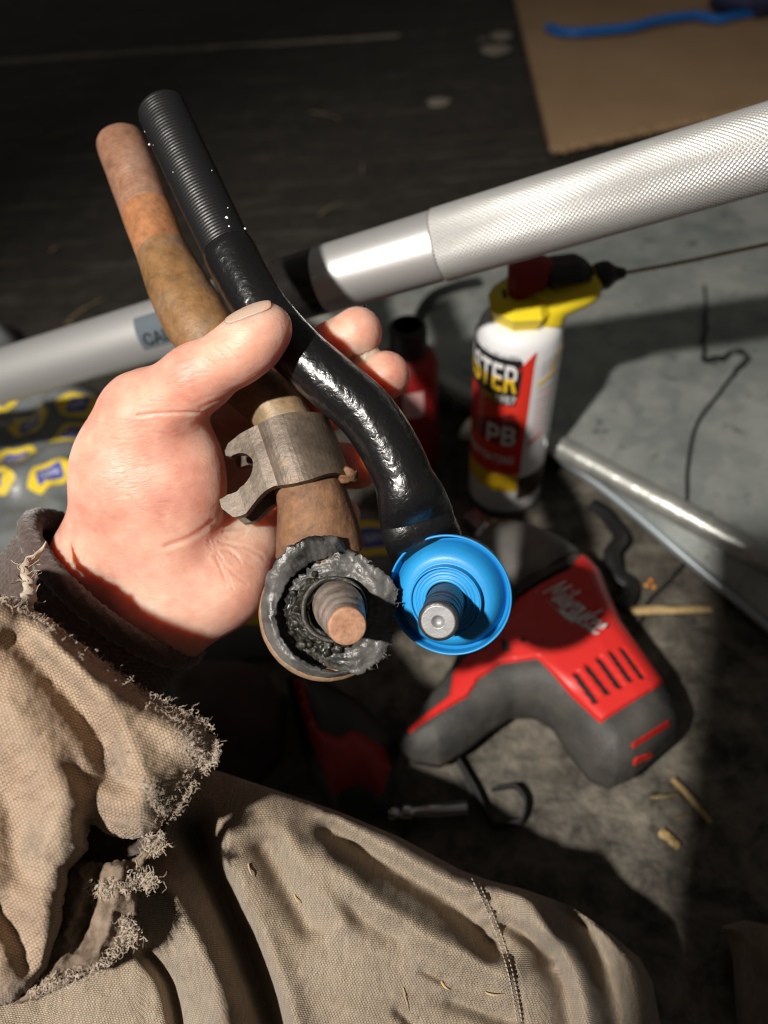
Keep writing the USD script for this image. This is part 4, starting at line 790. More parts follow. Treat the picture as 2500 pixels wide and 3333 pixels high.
tc, _ = curve(np.c_[tuft, [.0022, .0023, .0020, .0018, .0016, .0011, .0006, .0002]], 60)
person.add('loose_yarn', tube(tc[:, :3], tc[:, 3], 8, rfun=lambda i, th: 1 + .35 * np.cos(th * 3 + i * .7)), THREAD, True, parent=slv)
hr = []
for k in range(46):
    b = tc[RNG.integers(2, 55), :3]; dr = unit(RNG.normal(0, 1, 3) + RT * .3); pts = [b]
    for s in range(4): dr = unit(dr + RNG.normal(0, .5, 3)); pts.append(pts[-1] + dr * RNG.uniform(.0008, .0022))
    hr.append(tube(curve(pts, 8)[0], .00011, 4))
person.add('yarn_hairs', joined(hr), THREAD, True, parent=slv, kind='stuff')

TRS = [(560, 2450), (640, 2492), (720, 2512), (900, 2572), (1100, 2640), (1300, 2724), (1500, 2832), (1600, 2868), (1700, 2892), (1850, 2945), (1990, 3040), (2085, 3122), (2125, 3200), (2150, 3333), (2170, 3700), (-300, 3700), (-200, 3200), (100, 3150), (300, 2900), (450, 2600)]
def pucker(p):
    ln = np.array([(1560, 2860), (1600, 2945), (1640, 3043), (1682, 3186), (1708, 3333), (1720, 3500)], float); c_, _ = curve(np.c_[ln, ln[:, :1] * 0], 80); d = seglen(p, c_[:, :2]); L = LineString(c_[:, :2]); s = shapely.line_locate_point(L, shapely.points(p))
    side = np.interp(p[:, 1], c_[:, 1], c_[:, 0]) - p[:, 0]
    return -.0022 * np.exp(-(d / 9) ** 2) + .0022 * np.sin(s / 9.0 + 2 * meshkit.noise(np.stack([s / 60, s * 0, s * 0], 1))) * np.exp(-(np.maximum(side, 0) / 55) ** 2) * (side > 0) * np.clip(1.2 - s / 420, .15, 1) + .0016 * (1 / (1 + np.exp(np.clip(-side / 6, -30, 30))))
TF = [([(530, 2900), (620, 3030), (690, 3180), (745, 3420)], 75, .018), ([(630, 2700), (700, 2860), (790, 3060), (860, 3250), (910, 3450)], 50, -.030), ([(700, 2800), (800, 3010), (900, 3200), (965, 3420)], 55, .008), ([(480, 3100), (560, 3220), (590, 3420)], 28, -.014), ([(860, 2760), (930, 2880), (1000, 3010)], 45, -.008), ([(930, 2700), (1030, 2860), (1120, 3000)], 40, .004),
      ([(1060, 2790), (1230, 2940), (1400, 3045), (1640, 3165)], 48, .008), ([(1080, 2705), (1300, 2835), (1480, 2950), (1610, 3085)], 46, -.012), ([(1060, 2640), (1250, 2755), (1450, 2865), (1560, 2905)], 34, .005), ([(1718, 2914), (1790, 3042), (1878, 3203), (1902, 3400)], 42, .007), ([(1846, 2935), (1966, 3123), (2022, 3400)], 46, -.015), ([(1960, 3035), (2050, 3150), (2090, 3400)], 50, .008), ([(1640, 2890), (1730, 2960), (1790, 3060)], 40, .005), ([(1650, 3010), (1720, 3050), (1800, 3110)], 26, -.009), ([(1780, 3120), (1840, 3220), (1870, 3400)], 45, -.010),
      ([(1480, 3260), (1560, 3290), (1650, 3320)], 30, -.005), ([(1380, 3160), (1440, 3190)], 14, -.003), ([(1300, 3290), (1340, 3330)], 20, -.004), ([(1150, 2950), (1220, 3010), (1290, 3040)], 35, -.004)]
tdep = lambda p: .300 - .000012 * (p[:, 1] - 2600) + .000006 * (p[:, 0] - 1000) + .012 * np.clip((p[:, 0] - 1700) / 500, 0, 1)
tmesh, tuv, ttop = cloth(TRS, tdep, .026, 330, TF, 8.0, (.0017, 130, 4), .03, .12, extra=lambda p: pucker(p) + .0007 * (meshkit.fbm(np.c_[p / 34, p[:, 0] * 0 + 2], 3, 17) - .5))
trs = person.add('trousers', tmesh, TROUSER, True, uv=tuv, label='tan canvas work trousers over a bent knee')
K2 = [(2330, 3020), (2365, 3045), (2385, 3120), (2392, 3220), (2400, 3333), (2410, 3700), (2800, 3700), (2800, 3150), (2640, 3060), (2500, 3010), (2420, 2995)]
km, kuv, _ = cloth(K2, lambda p: .350 - .00002 * (p[:, 1] - 3000), .030, 160, [([(2440, 3050), (2470, 3180), (2480, 3400)], 40, -.008)], 10.0, (.002, 110, 6), .01)
person.add('trousers', km, TROUSER, True, uv=kuv, label='dim tan trouser leg at the bottom right corner')
# stitches along the outseam
c_, _ = curve(np.c_[np.array([(1560, 2860), (1600, 2945), (1640, 3043), (1682, 3186), (1708, 3333)], float), np.zeros(5)], 200); sti = []
for off in (-9, -24):
    for k in range(0, 196, 6):
        q0, q1 = c_[k, :2] + [off, 0], c_[k + 3, :2] + [off, 0]; d0, d1 = ttop(np.array([q0, q1])); sti.append(tube(curve([P(*q0, d0), P(*(q0 + q1) / 2, (d0 + d1) / 2 - .0005), P(*q1, d1)], 5)[0], .00028, 5))
person.add('seam_stitches', joined(sti), THREAD, True, kind='stuff')
ks = np.array([P(1570, 2890, .315), P(1640, 3043, .312), P(1682, 3186, .30), P(1708, 3333, .29)])
for k, ((x0, y0), (x1, y1), w, lab) in enumerate((((808, 2812), (826, 2855), 1.1, 'dry straw sliver high on the trousers in the shade'), ((958, 2912), (982, 2940), 1.3, 'pale straw sliver on the lit middle of the trousers'), ((1312, 3215), (1332, 3290), .8, 'thin curved straw hanging low on the trousers'), ((1437, 3196), (1465, 3222), 1.6, 'stubby pale chip on the trousers left of the seam'), ((1580, 3230), (1640, 3235), .9, 'thin straw lying across the trousers next to the seam'), ((2030, 3105), (2068, 3110), .7, 'tiny green-grey straw at the knee edge of the trousers'), ((855, 3255), (870, 3262), .9, 'tiny straw speck beside the deep fold of the trousers'))):
    d0, d1 = float(ttop(np.array([[x0, y0]]))[0]), float(ttop(np.array([[x1, y1]]))[0]); a, b = P(x0, y0, d0 - .0006), P(x1, y1, d1 - .0006)
    single('straw', tube(curve([a, (a + b) / 2 - FW * .0012, b], 8)[0], (.00026 * w) * np.array([1, 1, 1, .9, .9, .8, .7, .5]), 6), STRAW, lab, 'straw', 'straws stuck on the trousers')

# ------------------------------------------------------------------ red impact wrench lying on its side
Q = lambda a, k=.7836, ox=1200, oy=1650: [(ox + x * k, oy + y * k) for x, y in a]
def plan(pts, z): return [tuple(PF(x, y, z)[:2]) for x, y in pts]
ZM = .030
BODY = plan(Q([(600, 345), (700, 285), (800, 232), (880, 240), (960, 325), (990, 405), (1045, 535), (1200, 755), (1250, 830), (1282, 925), (1270, 975), (1200, 1035), (1100, 1125), (1010, 1160), (920, 1125), (830, 1010), (765, 905), (690, 862), (600, 862), (500, 925), (400, 1010), (300, 1072), (190, 1055), (125, 1000), (150, 930), (250, 800), (330, 690), (400, 560), (470, 510), (540, 470), (575, 400)]), ZM)
bodyp = Polygon(BODY).buffer(.002).buffer(-.002)
WC = np.array(bodyp.centroid.coords[0])
VENTS = [Q([(a, b), (c, d)]) for a, b, c, d in ((862, 702, 938, 808), (908, 670, 988, 774), (957, 640, 1036, 748), (1006, 612, 1083, 722), (1052, 598, 1132, 710))]
def plan_top(px, py):
    z = .06
    for _ in range(8): q = PF(px, py, z); z = float(body_h(np.array([q[:2]]))[0]) * 1.0
    return q[:2]
axis_pts = plan(Q([(700, 330), (1120, 960)]), ZM)
def body_h(p):
    d = shapely.distance(shapely.points(p), bodyp.boundary) * shapely.contains_xy(bodyp, p[:, 0], p[:, 1])
    along = seglen(p, axis_pts); cap = np.interp(along, [0, .03, .06, .12], [.031, .029, .024, .020])
    return ZM + cap * dome_h(d, .019)
vent_l = [LineString([plan_top(*v[0]), plan_top(*v[1])]).buffer(.0013) for v in VENTS]
def inside(poly, p): return shapely.contains_xy(poly, p[:, 0], p[:, 1])
def surf_part(poly2d, lift, low=.012, res=.0016, carve=(), rim=.0012):
    p, t, d, rg = tri2d(poly2d, res); h = body_h(p) + lift * dome_h(d, rim) - .0004 * (1 - dome_h(d, rim))
    for c in carve: h = h - .0035 * np.clip(1 - shapely.distance(shapely.points(p), c) / .0006, 0, 1)
    return shell(p, t, np.c_[p, h], np.c_[p, np.maximum(h - low, .003)], rg)
imp = T('impact_wrench', 'red and black cordless impact wrench lying on its side on the dusty floor', 'impact wrench', base=(*WC, 0))
p, t, d, rg = tri2d(bodyp, .0018)
imp.add('grip', shell(p, t, np.c_[p, body_h(p)], np.c_[p, ZM - .026 * dome_h(d, .02)], rg), OVERMOLD, 50, label='black rubber grip and rear housing')
topoly = lambda a: Polygon([plan_top(x, y) for x, y in a]).buffer(.0008).buffer(-.0008)
redp = topoly(Q([(610, 395), (700, 330), (830, 262), (885, 200), (1000, 290), (1060, 380), (1080, 430), (1110, 520), (1262, 728), (1190, 757), (962, 903), (703, 632), (625, 643), (545, 655), (452, 722), (442, 745), (410, 792), (172, 945), (160, 930), (335, 782), (350, 690), (400, 625), (480, 590), (545, 520), (580, 440)])).intersection(bodyp.buffer(-.0012))
if redp.geom_type != 'Polygon': redp = max(redp.geoms, key=lambda g: g.area)
redp = redp.difference(shapely.union_all(vent_l))
shl = imp.add('shell', surf_part(redp, .0024, low=.004, res=.0011), RED, 50, label='red plastic shell')
for v in vent_l: imp.add('vent_slot', surf_part(v.buffer(.0006), .0006, .001, .0008, rim=.0003), DARKPLASTIC, False, parent=shl)
imp.add('collar', surf_part(topoly(Q([(580, 345), (640, 300), (720, 262), (805, 218), (838, 255), (740, 305), (660, 352), (605, 398)])).intersection(bodyp.buffer(.02)), .0030), DARKPLASTIC, 50)
imp.add('selector_button', surf_part(topoly(Q([(540, 562), (560, 545), (578, 560), (602, 606), (560, 616), (545, 600)])), .0036), OVERMOLD, 50, parent=shl)
imp.add('small_slot', surf_part(topoly(Q([(704, 552), (716, 548), (742, 582), (732, 592)])), .0030, .002, .0008), simple('dark_red_recess', (.16, .008, .006), .5), 50, parent=shl)
for a in ([(1092, 1003), (1098, 985), (1240, 892), (1250, 905)], [(1074, 1114), (1080, 1098), (1180, 1028), (1192, 1036)]): imp.add('rear_stripe', surf_part(topoly(Q(a)).buffer(.0006), .0030, res=.0009), RED, 50)
for k in range(9):
    x0 = 1112 + k * 15; imp.add('rear_rib', surf_part(topoly(Q([(x0, 1012 - k * 10), (x0 + 5, 1008 - k * 10), (x0 - 2, 1072 - k * 9), (x0 - 7, 1076 - k * 9)])), .0024, res=.0009), DARKPLASTIC, 50)
def on_body(mesh2d, o, xdir, lift):
    v, f = VF(subdiv(mesh2d, .0012)); xd = unit(np.array(xdir)); yd = np.array([-xd[1], xd[0]])
    q = o + v[:, :1] * xd + v[:, 1:2] * yd; return np.c_[q, body_h(q) + lift + v[:, 2]], f
l0, l1 = np.array(plan_top(*Q([(722, 372)])[0])), np.array(plan_top(*Q([(938, 545)])[0])); lw = np.linalg.norm(l1 - l0)
# joined-up lettering drawn as strokes
def script(word):
    G = {'M': ([[(0, 0), (.25, 1.5), (.55, .35), (.95, 1.55), (1.0, .1), (1.2, 0)]], 1.25), 'i': ([[(0, .1), (.15, .9), (.2, .15), (.4, .05)], [(.2, 1.25), (.24, 1.32)]], .4), 'l': ([[(0, .1), (.3, 1.5), (.2, 1.6), (.15, .2), (.4, .05)]], .42), 'w': ([[(0, .9), (.1, .05), (.35, .8), (.45, .05), (.75, .95), (.9, .7)]], .88),
         'a': ([[(.55, .8), (.3, .95), (.05, .5), (.2, .05), (.45, .35), (.58, .9), (.55, .1), (.72, .05)]], .72), 'u': ([[(0, .9), (.08, .1), (.35, .1), (.55, .9), (.55, .1), (.72, .05)]], .72), 'k': ([[(0, 0), (.25, 1.55)], [(.1, .4), (.5, .9)], [(.22, .5), (.55, .05), (.7, .08)]], .68), 'e': ([[(.08, .45), (.45, .6), (.35, .95), (.1, .7), (.12, .15), (.4, .02), (.62, .2)]], .62)}
    out, x = [], 0
    for ch in word:
        st_, w = G[ch]
        for s in st_: out.append(LineString([(x + a + .22 * b, b) for a, b in s]).buffer(.07))
        x += w
    return shapely.union_all(out), x
sp, sw = script('Milwaukee'); s_ = lw / sw
logo = joined([flat(g, .0002) for g in getattr(shapely.affinity.scale(sp, s_, s_ * 1.7, origin=(0, 0)).simplify(.0001), 'geoms', [shapely.affinity.scale(sp, s_, s_ * 1.7, origin=(0, 0)).simplify(.0001)])]) if hasattr(shapely, 'affinity') else None
imp.add('lettering', on_body(logo, l0, l1 - l0, .0036), WHITE_INK, False, parent=shl)
bolt = Q([(682, 352), (800, 448), (790, 420), (938, 540), (838, 480), (850, 505)])
imp.add('lightning_stripe', surf_part(Polygon([plan_top(x, y) for x, y in bolt]).buffer(.0005), .0032, .002, .0009, rim=.0003), WHITE_INK, False, parent=shl)
for px, py in Q([(985, 500), (640, 560)]):
    q = np.array(plan_top(px, py)); sc_ = Point(*q).buffer(.0026); imp.add('screw', surf_part(sc_, .0030, .002, .0009, rim=.0004), DARKPLASTIC, False)
# nose: a tapered round housing running up and away from the collar
n0, n1 = PF(*Q([(715, 300)])[0], .034), PF(*Q([(500, 118)])[0], .034); na = unit(n1 - n0); nL = np.linalg.norm(n1 - n0) * 1000
nose = imp.add('nose_housing', revolve(np.array(dense([(0.01, -8), (30, -8), (31, 0), (30.5, 4), (28, nL * .35), (24, nL * .62), (19, nL * .82), (14.5, nL * .95), (13.5, nL), (0.01, nL)], 4)) * .001, n0, na, 64), NOSE, 40)
imp.add('anvil', joined([revolve(np.array([(0.01, nL - 2), (11, nL - 2), (11, nL + 4), (0.01, nL + 4)]) * .001, n0, na, 32), box(n0 + na * (nL + 12) * .001, (.0125, .0125, .018), (*basis(na)[:2], na))]), CHROME, 30, parent=nose)

# ------------------------------------------------------------------ spray can
cb0 = PF(1640, 1590); CR = .0282
face = np.array([-cb0[0], -cb0[1], 0]); face = unit(face); side = np.cross([0, 0, 1.0], face)
def can_z(py, ang_=0.0, rad=CR):
    lo_, hi_ = 0.0, .34
    for _ in range(50):
        m_ = (lo_ + hi_) / 2; q = cb0 + face * rad * math.cos(ang_) + side * rad * math.sin(ang_) + np.array([0, 0, m_])
        if PX(q)[1] > py: lo_ = m_
        else: hi_ = m_
    return lo_
ZT = can_z(1165); ZTOP = can_z(1082, 0, .0185)
can = T('spray_can', 'white and red spray can with yellow trigger cap standing before the metal panel', 'spray can', base=cb0)
zc = np.array([0, 0, 1.0])
prof = [(0.01, .003), (.022, .003), (.0268, 0), (.0287, .0012), (.0287, .004), (.0277, .0055), (CR, .0075), (CR, ZT - .010), (CR - .0008, ZT), (.0257, ZT + (ZTOP - ZT) * .55), (.0225, ZT + (ZTOP - ZT) * .85), (.0185, ZTOP), (0.01, ZTOP + .001)]
can.add('can_body', revolve(dense(prof, 6), cb0, zc, 72), CAN_WHITE, 40)
can.add('base_rim', revolve(np.array([(.0252, .0005), (.0290, .0), (.0297, .002), (.0290, .0048), (.0277, .0058)]), cb0, zc, 72), CAN_BASE, 40)
def lab(poly, mat, name='label_print', lift=.0002, parent=None):
    return can.add(name, wrap(subdiv(flat(poly, .0001), .004), CR, cb0, zc, 0, face, lift), mat, 40, parent=parent)
za = lambda ang_: math.radians(ang_) * CR
z_redtop, z_red0, z_yel0 = can_z(1190), can_z(1545), can_z(1600)
redlab = lab(Polygon([(za(-120), z_red0), (za(21), z_red0), (za(23), z_redtop + .010), (za(5), z_redtop - .002), (za(-120), z_redtop - .006)]), CAN_RED, 'red_label')
lab(rect(za(-120), z_yel0, za(19), z_red0 - .0003), CAN_YELLOW, 'yellow_band')
lab(rect(za(20), z_yel0 - .01, za(75), z_red0 - .004), simple('label_dark_print', (.05, .03, .02), .4), 'dark_band')
def can_text(txt, x_right, z_, h, mat, cond=1.0, bold=True, lift=.0004, halves=None, parent=None):
    q = meshkit.text_mesh(txt, h, .00008, bold); q.apply_scale([cond * .86, 1, 1]); w = q.bounds[1][0]
    q.apply_translation([x_right - w, z_, 0])
    parts_ = [(q, mat)] if halves is None else [(trimesh.intersections.slice_mesh_plane(q, [0, 1, 0], [0, z_ + h * .5, 0]), mat), (trimesh.intersections.slice_mesh_plane(q, [0, -1, 0], [0, z_ + h * .5, 0]), halves)]
    for a, mt in parts_: can.add('lettering', wrap(subdiv(a, .003), CR, cb0, zc, 0, face, lift), mt, False, parent=parent)
zb = can_z(1282); hb = can_z(1195) - zb
lab(Polygon([(za(-110), zb - .004), (za(-4), zb - .004), (za(4), zb - .002), (za(6), zb + hb * .8), (za(4), zb + hb + .004), (za(-110), zb + hb + .004)]).buffer(.0015), INK, 'black_logo_backing', .00025, redlab)
can_text('BLASTER', za(3), zb + .001, hb - .001, WHITE_INK, .58, halves=CAN_YELLOW, parent=redlab)
zs_ = can_z(1318); lab(rect(za(-40), zs_ - .001, za(4), can_z(1288) + .001), INK, 'black_logo_backing', .00025, redlab)
can_text('1957', za(3), zs_ + .0008, .0058, WHITE_INK, .8, parent=redlab); can_text('SINCE', za(-19), zs_ + .0008, .0050, CAN_YELLOW, .8, parent=redlab)
lab(Polygon([(za(-60), can_z(1450)), (za(10), can_z(1450)), (za(14), can_z(1385)), (za(2), can_z(1345)), (za(-60), can_z(1400))]), simple('label_dark_red', (.22, .012, .01), .3, coat=.3), 'dark_red_print', .00025, redlab)
can_text('PB', za(9), can_z(1448), can_z(1392) - can_z(1448), WHITE_INK, .9, parent=redlab)
can_text('PENETRATING', za(10), can_z(1508), .0068, WHITE_INK, .75, parent=redlab)
can_text('IT LIKE A PRO', za(3), can_z(1172), .0034, CAN_GREYTXT, .9, False)
lab(Polygon([(za(31), can_z(1268)), (za(62), can_z(1240)), (za(62), can_z(1230)), (za(31), can_z(1256))]), CAN_YELLOW, 'yellow_stripe')
lab(Polygon([(za(48), can_z(1225)), (za(70), can_z(1185)), (za(70), can_z(1170)), (za(48), can_z(1212))]), CAN_YELLOW, 'yellow_stripe')
for k in range(4): lab(rect(za(36 + 7 * k), can_z(1235 - 6 * k), za(38 + 7 * k), can_z(1188 - 6 * k)), CAN_GREYTXT, 'outlined_print')
for k, yy in enumerate((1285, 1296, 1312, 1322, 1334, 1348, 1362, 1376, 1388, 1400, 1412, 1424)):
    lab(rect(za(32), can_z(yy - 6 * 1), za(58 - (k * 7) % 13), can_z(yy - 10)), (CAN_PINK, CAN_GREYTXT)[k % 3 == 0], 'small_print')
lab(Polygon([(za(29), can_z(1455)), (za(50), can_z(1432)), (za(50), can_z(1424)), (za(29), can_z(1446))]), CAN_RED, 'red_stripe')
# cap: octagonal skirt, side arm, trigger
cap_c = lambda z_: cb0 + np.array([0, 0, z_])
oct_ = lambda r0, r1, z0, z1: trimesh.Trimesh(*[np.vstack([[[r * math.cos(a) * 1.0, r * math.sin(a), z] for a in np.arange(8) * math.pi / 4 + .32] for r, z in ((r0, z0), (r1, z1))] + [[[0, 0, z0], [0, 0, z1]]]), np.vstack([[[i, (i + 1) % 8, 8 + (i + 1) % 8], [i, 8 + (i + 1) % 8, 8 + i], [(i + 1) % 8, i, 16], [8 + i, 8 + (i + 1) % 8, 17]] for i in range(8)])])
zk = ZTOP - .003
skirt_ = joined([oct_(.0172, .0225, zk, zk + .013), oct_(.0225, .0190, zk + .013, zk + .020)])
can.add('trigger_cap', (skirt_[0] + cb0, skirt_[1]), CAP_YELLOW, 20)
up_ = np.array([0, 0, 1.0]); sdir = unit(RT * [1, 1, 0]); vn_ = np.cross(up_, sdir)
def PV(px, py):
    r = unit(PX.__globals__['RT'] * ((px - 1250) / F) + DN * ((py - 1666.5) / F) + FW); o = C; t_ = ((cb0 - o) @ vn_) / (r @ vn_); q = o + r * t_ - cb0; return q @ sdir, q[2]
def side_part(name, pts, half, mat, R_=.008, shift=0.0, parent=None, lab_=None):
    pg = Polygon([PV(x, y) for x, y in pts]).buffer(.0015).buffer(-.0015); p, t, d, rg = tri2d(pg, .0022); h = half * (.35 + .65 * dome_h(d, R_))
    mk = lambda s: cb0 + p[:, :1] * sdir + p[:, 1:2] * up_ + (s * h + shift)[:, None] * vn_
    return can.add(name, shell(p, t, mk(-1), mk(1), rg), mat, 45, parent=parent, label=lab_)
side_part('spray_arm', [(1640, 1030), (1632, 985), (1665, 945), (1700, 958), (1745, 935), (1800, 922), (1850, 900), (1900, 884), (1942, 880), (1960, 902), (1950, 945), (1920, 968), (1880, 986), (1842, 1003), (1830, 1040), (1740, 1060)], .015, CAP_YELLOW, .012)
trg = side_part('trigger', [(1652, 985), (1655, 870), (1690, 845), (1760, 838), (1800, 850), (1790, 900), (1760, 928), (1720, 945), (1695, 985)], .010, RED_DULL, .006)
side_part('trigger_top', [(1770, 856), (1830, 850), (1882, 842), (1915, 860), (1938, 888), (1850, 908), (1780, 925)], .0125, DARKPLASTIC, .006, parent=trg)
side_part('hinge', [(1622, 1000), (1618, 965), (1640, 945), (1662, 960), (1660, 1000)], .012, DARKPLASTIC, .006, -.002)
tip = lambda px, py: (lambda q: cb0 + q[0] * sdir + q[1] * up_)(PV(px, py))
ta, tb = tip(1935, 900), tip(2035, 888)
can.add('nozzle_tip', tube(curve([ta, ta * .7 + tb * .3, ta * .45 + tb * .55, ta * .2 + tb * .8, tb], 24)[0], np.interp(np.linspace(0, 1, 24), [0, .25, .45, .7, 1], [.0075, .0085, .0082, .0045, .0028]), 20), DARKPLASTIC, 40)
can.add('nozzle_straw', tube(curve([tb - (tb - ta) * .05, tip(2200, 858) , tip(2380, 820), tip(2620, 768)], 40)[0], .0011, 8), STRAW_TUBE, True)

# red bottle half hidden behind the fingertips
rb0 = PF(1345, 1492); zr = lambda py, r=.021: next(z for z in np.linspace(0, .3, 600) if PX(rb0 + unit(np.array([-rb0[0], -rb0[1], 0])) * r + np.array([0, 0, z]))[1] <= py)
bt = T('red_bottle', 'red bottle with a black cap half hidden behind the fingertips', 'bottle', base=rb0)
z1_ = zr(1225); z0_ = .0
bt.add('bottle_body', revolve(dense([(0.01, .001), (.020, 0), (.0215, .003), (.0215, z1_ - .006), (.020, z1_), (.012, z1_ + .006), (0.01, z1_ + .006)], 5), rb0, zc, 48), RED_DULL, 40)
bt.add('bottle_cap', revolve(dense([(.0125, z1_ + .004), (.0135, z1_ + .006), (.0135, z1_ + .026), (.012, z1_ + .028), (0.01, z1_ + .028)], 5), rb0, zc, 48), DARKPLASTIC, 40)
bt.add('label_patch', wrap(subdiv(flat(rect(-.006, z1_ * .62, .010, z1_ * .85), .0001), .003), .0216, rb0, zc, 0, unit(np.array([-rb0[0], -rb0[1], 0])), .0002), CAN_PINK, 40)

# ------------------------------------------------------------------ plastic bag with printed badges
bagp = Polygon([tuple(PF(x, y, .015)[:2]) for x, y in [(-420, 990), (20, 1040), (70, 1110), (120, 1195), (215, 1262), (330, 1290), (420, 1330), (700, 1450), (1000, 1600), (1250, 1670), (1330, 1740), (1300, 1850), (1010, 2040), (900, 2105), (700, 2125), (560, 2180), (350, 2050), (80, 1880), (-150, 1850), (-500, 1900)]]).buffer(.01).buffer(-.01)
def bag_h(p):
    d = shapely.distance(shapely.points(p), bagp.boundary) * shapely.contains_xy(bagp, p[:, 0], p[:, 1])
    q = np.c_[p * 11, p[:, 0] * 0]; n1_ = meshkit.fbm(q, 3, 11); r_ = 1 - abs(meshkit.fbm(q * 1.2 + 5, 3, 12) * 2 - 1); r2 = 1 - abs(meshkit.fbm(q * 3.1 + 2, 2, 13) * 2 - 1)
    return .004 + dome_h(d, .03) * (.004 + .030 * n1_ ** 1.5 + .018 * np.clip(r_ - .55, 0, 1) * 2 + .005 * r2)
p, t, d, rg = tri2d(bagp, .005); hb_ = bag_h(p)
bagt = T('plastic_bag', 'crumpled grey plastic bag printed with yellow and blue badges on the floor', 'plastic bag', base=(*np.array(bagp.centroid.coords[0]), 0))
bagt.add('bag_sheet', shell(p, t, np.c_[p, hb_], np.c_[p, np.maximum(hb_ - .0015, .002)], rg), BAG, True)
def bag_patch(pg, lift, mat, name, parent=None):
    ms = []
    for g in getattr(pg, 'geoms', [pg]):
        if g.area < 1e-7: continue
        p, t, d, rg = tri2d(g, .0025 if g.area > 2e-5 else .0012); h = bag_h(p); ms.append(shell(p, t, np.c_[p, h + lift], np.c_[p, h + lift - .0003], rg))
    return bagt.add(name, joined(ms), mat, True, parent=parent) if ms else None
hexp = Polygon([(-.0175, 0), (-.0095, .0105), (.0095, .0105), (.0175, 0), (.0095, -.0105), (-.0095, -.0105)]).buffer(.0025)
from shapely import affinity
tx = meshkit.text_mesh('NAPA', .0062, .0001, True); tx = shapely.union_all([Polygon(tx.vertices[f_][:, :2]) for f_ in tx.faces if abs(tx.face_normals[0][2]) >= 0 and Polygon(tx.vertices[f_][:, :2]).area > 1e-12]).buffer(.00008)
tb_ = tx.bounds; tx = affinity.translate(tx, -(tb_[0] + tb_[2]) / 2, -(tb_[1] + tb_[3]) / 2); tx = affinity.scale(tx, .0145 / (tb_[2] - tb_[0]), 1, origin=(0, 0))
for k, (px, py, r_) in enumerate(((178, 1290, 6), (8, 1345, 8), (285, 1375, -12), (118, 1412, 5), (262, 1462, 14), (70, 1520, 2), (12, 1632, 10), (205, 1610, 18), (-110, 1480, 0), (815, 2012, -4), (1222, 1772, 10), (960, 1560, 8), (480, 1520, 6), (1010, 1900, -6))):
    q = PF(px, py, .016)[:2]; place = lambda g: affinity.translate(affinity.rotate(g, r_, origin=(0, 0)), *q)
    g = place(hexp).intersection(bagp.buffer(-.002))
    if g.is_empty or g.area < 2e-4: continue
    bd = bag_patch(g, .0008, BAG_YELLOW, 'printed_badge')
    bag_patch(place(rect(-.0088, -.0064, .0088, .0064).buffer(.001)).intersection(bagp.buffer(-.002)), .0012, BAG_BLUE, 'badge_centre', bd)
    bag_patch(place(tx).intersection(bagp.buffer(-.002)), .0016, BAG_WHITE, 'badge_lettering', bd)

# ------------------------------------------------------------------ things in the shade by the knee
def low_part(thing, name, pts, z, half, mat, R_, res=.003, parent=None, sm=50):
    pg = Polygon(plan(pts, z)).buffer(.003).buffer(-.003); p, t, d, rg = tri2d(pg, res)
    return thing.add(name, shell(p, t, np.c_[p, z + half * dome_h(d, R_)], np.c_[p, np.maximum(z - half * dome_h(d, R_), .002)], rg), mat, sm, parent=parent)
q0 = PF(1120, 2450)
rt = T('shaded_power_tool', 'red and black power tool lying in deep shade between the socket and the knee', 'power tool', base=q0)
low_part(rt, 'grip', [(930, 2205), (1010, 2195), (1180, 2285), (1300, 2420), (1300, 2560), (1250, 2660), (1090, 2660), (1000, 2500)], .014, .013, DARKPLASTIC, .02)
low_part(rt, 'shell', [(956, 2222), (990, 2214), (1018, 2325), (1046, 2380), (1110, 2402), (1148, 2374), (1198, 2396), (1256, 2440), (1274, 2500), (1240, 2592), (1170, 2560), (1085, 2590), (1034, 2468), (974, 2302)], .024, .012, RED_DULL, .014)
ra, rbb = PF(1262, 2648, .008), PF(1520, 2632, .008); e_ = unit(rbb - ra)
ext = T('socket_extension', 'short chrome socket extension bar lying in the shade beside the trousers', 'extension bar', base=ra)
Lx = np.linalg.norm(rbb - ra) * 1000
ext.add('shaft', revolve(np.array(dense([(0.01, 22), (3.4, 22), (4.2, 26), (4.2, Lx), (0.01, Lx)], 4)) * .001, ra, e_, 32), CHROME, 40)
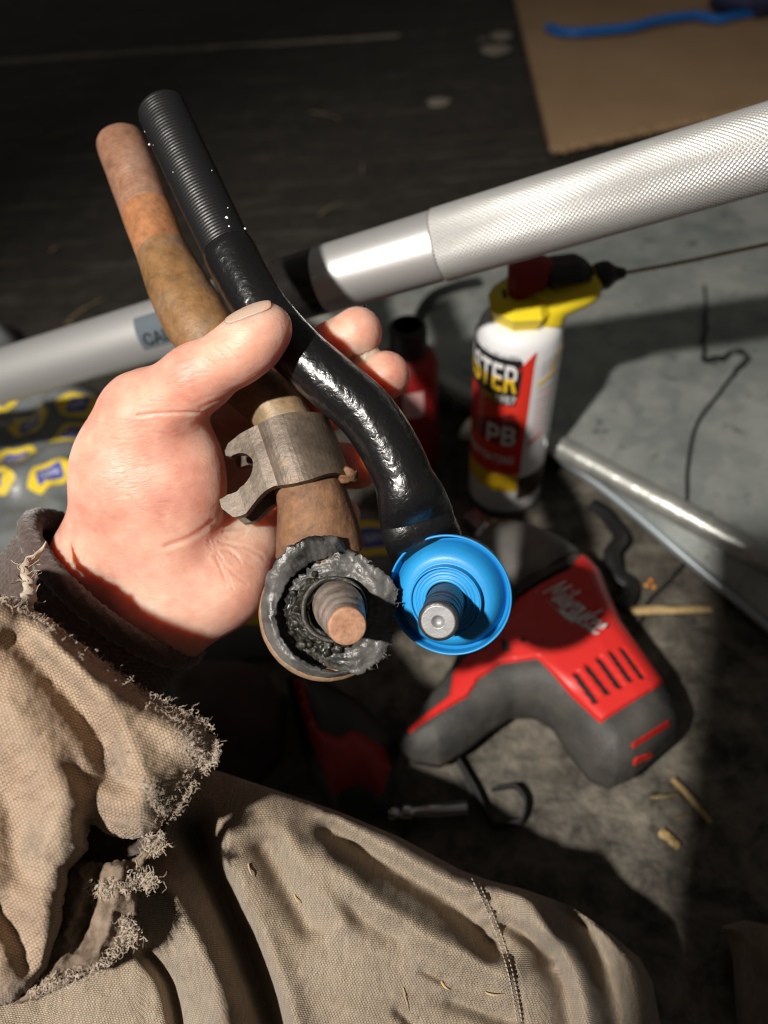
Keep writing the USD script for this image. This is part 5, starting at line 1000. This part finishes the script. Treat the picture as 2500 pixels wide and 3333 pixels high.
ext.add('square_drive', revolve(np.array(dense([(0.01, 0), (4.2, .6), (4.4, 4), (3.2, 6.5), (4.6, 9), (4.6, 13), (3.2, 15.5), (3.4, 22), (0.01, 22.5)], 5)) * .001, ra, e_, 32), CHROME, 40)
lp0 = np.array([PF(1470, 2440, .006), PF(1540, 2560, .006), PF(1620, 2690, .006), PF(1690, 2680, .008), PF(1712, 2610, .009), PF(1670, 2560, .009), PF(1600, 2570, .008)])
single('webbing_strap', tube(curve(lp0, 80)[0], np.stack([np.full(80, .0011), np.full(80, .006)], 1), 10, ref=np.array([0, 0, 1.])), simple('grey_webbing', (.022, .022, .024), .8, bump=(600, .0004)), 'dark grey looped webbing strap in shade below the wrench handle', 'strap')
bt2 = [(560, 2230), (640, 2180), (760, 2150), (860, 2170), (910, 2260), (900, 2400), (840, 2480), (700, 2520), (600, 2500)]
pg = Polygon(plan(bt2, .03)).buffer(.01).buffer(-.01); p, t, d, rg = tri2d(pg, .004); h_ = .03 + .03 * dome_h(d, .05) + .012 * (meshkit.fbm(np.c_[p * 30, p[:, 0] * 0], 3, 6) - .5)
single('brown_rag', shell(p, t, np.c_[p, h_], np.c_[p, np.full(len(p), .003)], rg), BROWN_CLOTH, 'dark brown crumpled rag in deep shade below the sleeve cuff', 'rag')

# the telephone that takes this picture: its shadow darkens the floor at the right
def slab(x0, x1, y0, y1, z0, z1, r):
    pg = rect(x0 + r, y0 + r, x1 - r, y1 - r).buffer(r); b = trimesh.creation.extrude_polygon(pg, z1 - z0, engine='earcut'); v = np.array(b.vertices)
    return np.array([C + V(*q) for q in v + [0, 0, z0]]), np.array(b.faces)[:, ::-1]
ph = T('smartphone', 'black smartphone held up to take the photograph, its shadow darkening the floor at right', 'smartphone', base=C + V(-.03, .06, -.01))
ph.add('phone_body', slab(-.083, .004, -.040, .132, -.016, -.008, .008), DARKPLASTIC, 40)
ph.add('screen', slab(-.081, .002, -.038, .130, -.0166, -.0161, .007), BLACK_GLOSS, 40)
